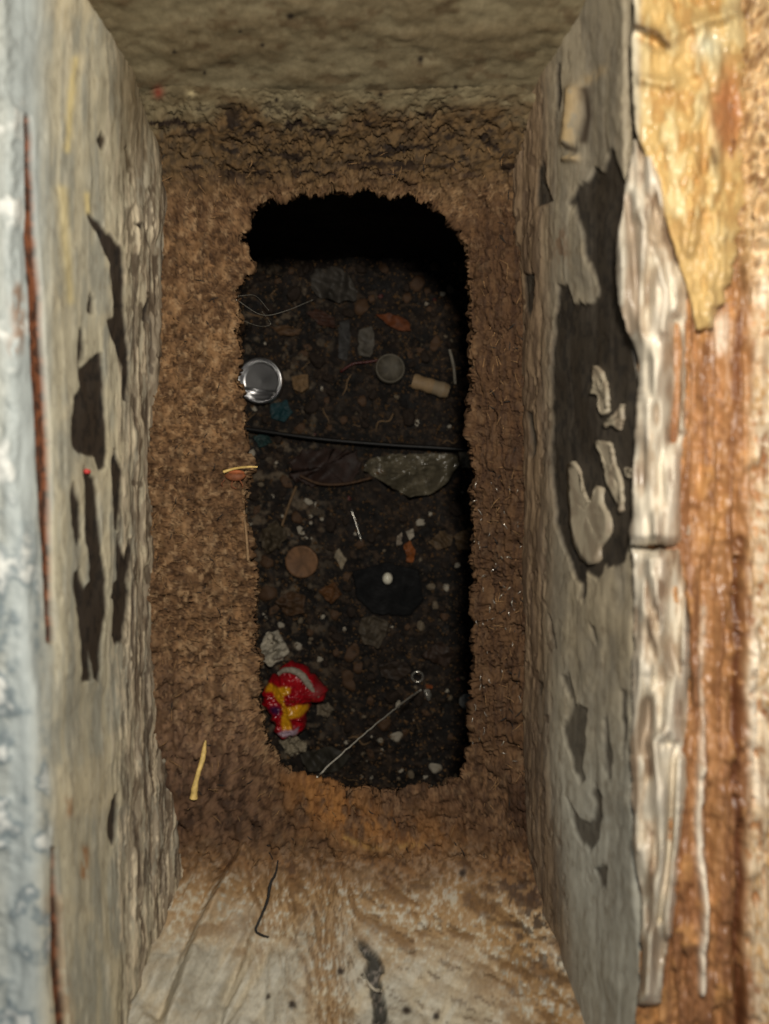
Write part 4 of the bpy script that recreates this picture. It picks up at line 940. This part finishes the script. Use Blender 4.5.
# amber insect shell with a straw over the ledge edge
c0 = on_ledge(236, 477, .0008)
root = bpy.data.objects.new('insect_shell', None); col.objects.link(root); root.location = Vector(c0); root.empty_display_size = .005
def blob(w, l, h, bend, n=14, m=14):
    V = []
    for i in range(n + 1):
        a = np.pi * i / n
        V += [(-l * np.cos(a), w * max(np.sin(a), .05) * np.cos(b) + bend * np.cos(a) ** 2, h * max(np.sin(a), .05) * (np.sin(b) + .9)) for b in np.linspace(0, 2 * np.pi, m, endpoint=False)]
    return np.array(V), grid_faces(n + 1, m, True).tolist() + [list(range(m)), list(range(n * m, (n + 1) * m))[::-1]]
V, f = blob(.0017, .0042, .0013, .0006); mesh('body', V, f, M['insect'], parent=root)
V, f = blob(.0009, .0034, .0009, -.0004); mesh('wing_case', V + np.array([.0004, .0020, .0006]), f, M['rust_plain'], parent=root)
for q in ([(-.004, -.001, .001), (-.0052, -.0028, .0014), (-.0045, -.0042, .0002)], [(-.001, -.0015, .001), (-.0012, -.0038, .0014), (.0004, -.0046, .0002)], [(.002, -.0013, .001), (.003, -.0032, .0012), (.0028, -.0042, .0002)]):
    V, f = tube(spline(q, 8), .00022, 6); mesh('leg', V, f, M['insect'], parent=root)
tag(root, 'amber insect shell at the left edge of the opening', 'insect')
P = spline([on_ledge(224, 472, .0012), on_ledge(234, 469, .0034), W1(246, 467, .3) , W1(257, 467, .301)], 20); c0 = P.mean(0); V, f = tube(P - c0, np.linspace(.0006, .0003, 20), 7)
o = mesh('straw_sliver', V, f, M['straw']); o.location = Vector(c0); tag(o, 'pale straw sliver across the amber insect shell', 'straw')
# stalk along the left edge of the opening
P = spline([on_ledge(243, 488, .0012), on_ledge(245, 510, .0014), on_ledge(247, 535, .0014), on_ledge(249, 560, .0012)], 24); c0 = P.mean(0); V, f = tube(P - c0, .0006, 7, .0002)
o = mesh('straw_sliver', V, f, M['splint']); o.location = Vector(c0); tag(o, 'long tan stalk running down the edge below the insect shell', 'straw')
# black root on the near wall
pts = [(278, 861), (275, 874), (271, 884), (268, 897), (266, 906), (260, 918), (255, 929), (261, 935), (268, 938)]
P = spline([on_near(x, y, .0007) for x, y in pts], 50); c0 = P.mean(0); V, f = tube(P - c0, np.interp(np.linspace(0, 1, 50), [0, .3, .7, 1], [.0003, .0006, .0005, .0003]), 7, .0002)
o = mesh('root', V, f, M['root']); o.location = Vector(c0); tag(o, 'thin black crooked root on the sloping pale wall', 'root')
P = spline([on_near(x, y, .001) for x, y in ((361, 975), (368, 980), (374, 985), (381, 989))], 16); c0 = P.mean(0); V, f = tube(P - c0, .0006, 7, .0002)
o = mesh('wood_sliver', V, f, M['scrap']); o.location = Vector(c0); tag(o, 'whitish sliver bridging the dark gouge in the sloping wall', 'splinter')
# two red specks stuck to the flaking wall
fx, fy, fp = LX.ravel(), LY.ravel(), LP.reshape(-1, 3)
k = np.argmin((fx - 86) ** 2 + (fy - 471) ** 2); c0 = fp[k]
V, f = blob(.0008, .0012, .0008, 0); o = mesh('paint_speck', V - V.mean(0), f, plain_mat('bright_red_paint', (190, 62, 58), 0.5)); o.location = Vector(c0 + np.array([.0005, 0, 0])); tag(o, 'bright red speck below the black bare patch', 'speck')

# things made of several pieces get an Empty at their base that carries the pieces
def split_root(o, part):
    r = bpy.data.objects.new(o.name.split('.')[0] + '_root', None); col.objects.link(r); r.empty_display_size = .005
    r.location = o.location.copy(); r.rotation_euler = o.rotation_euler.copy()
    for k in ('label', 'category', 'group'):
        if k in o: r[k] = o[k]; del o[k]
    for ch in list(o.children): ch.parent = r
    nm = o.name; o.name = part; r.name = nm
    o.parent = r; o.location = (0, 0, 0); o.rotation_euler = (0, 0, 0)
for nm, part in (('tin_cap', 'dish'), ('sweet_wrapper', 'foil_body'), ('bottle_lid', 'lid_face'), ('cigarette_filter', 'filter_plug')):
    split_root(bpy.data.objects[nm], part)
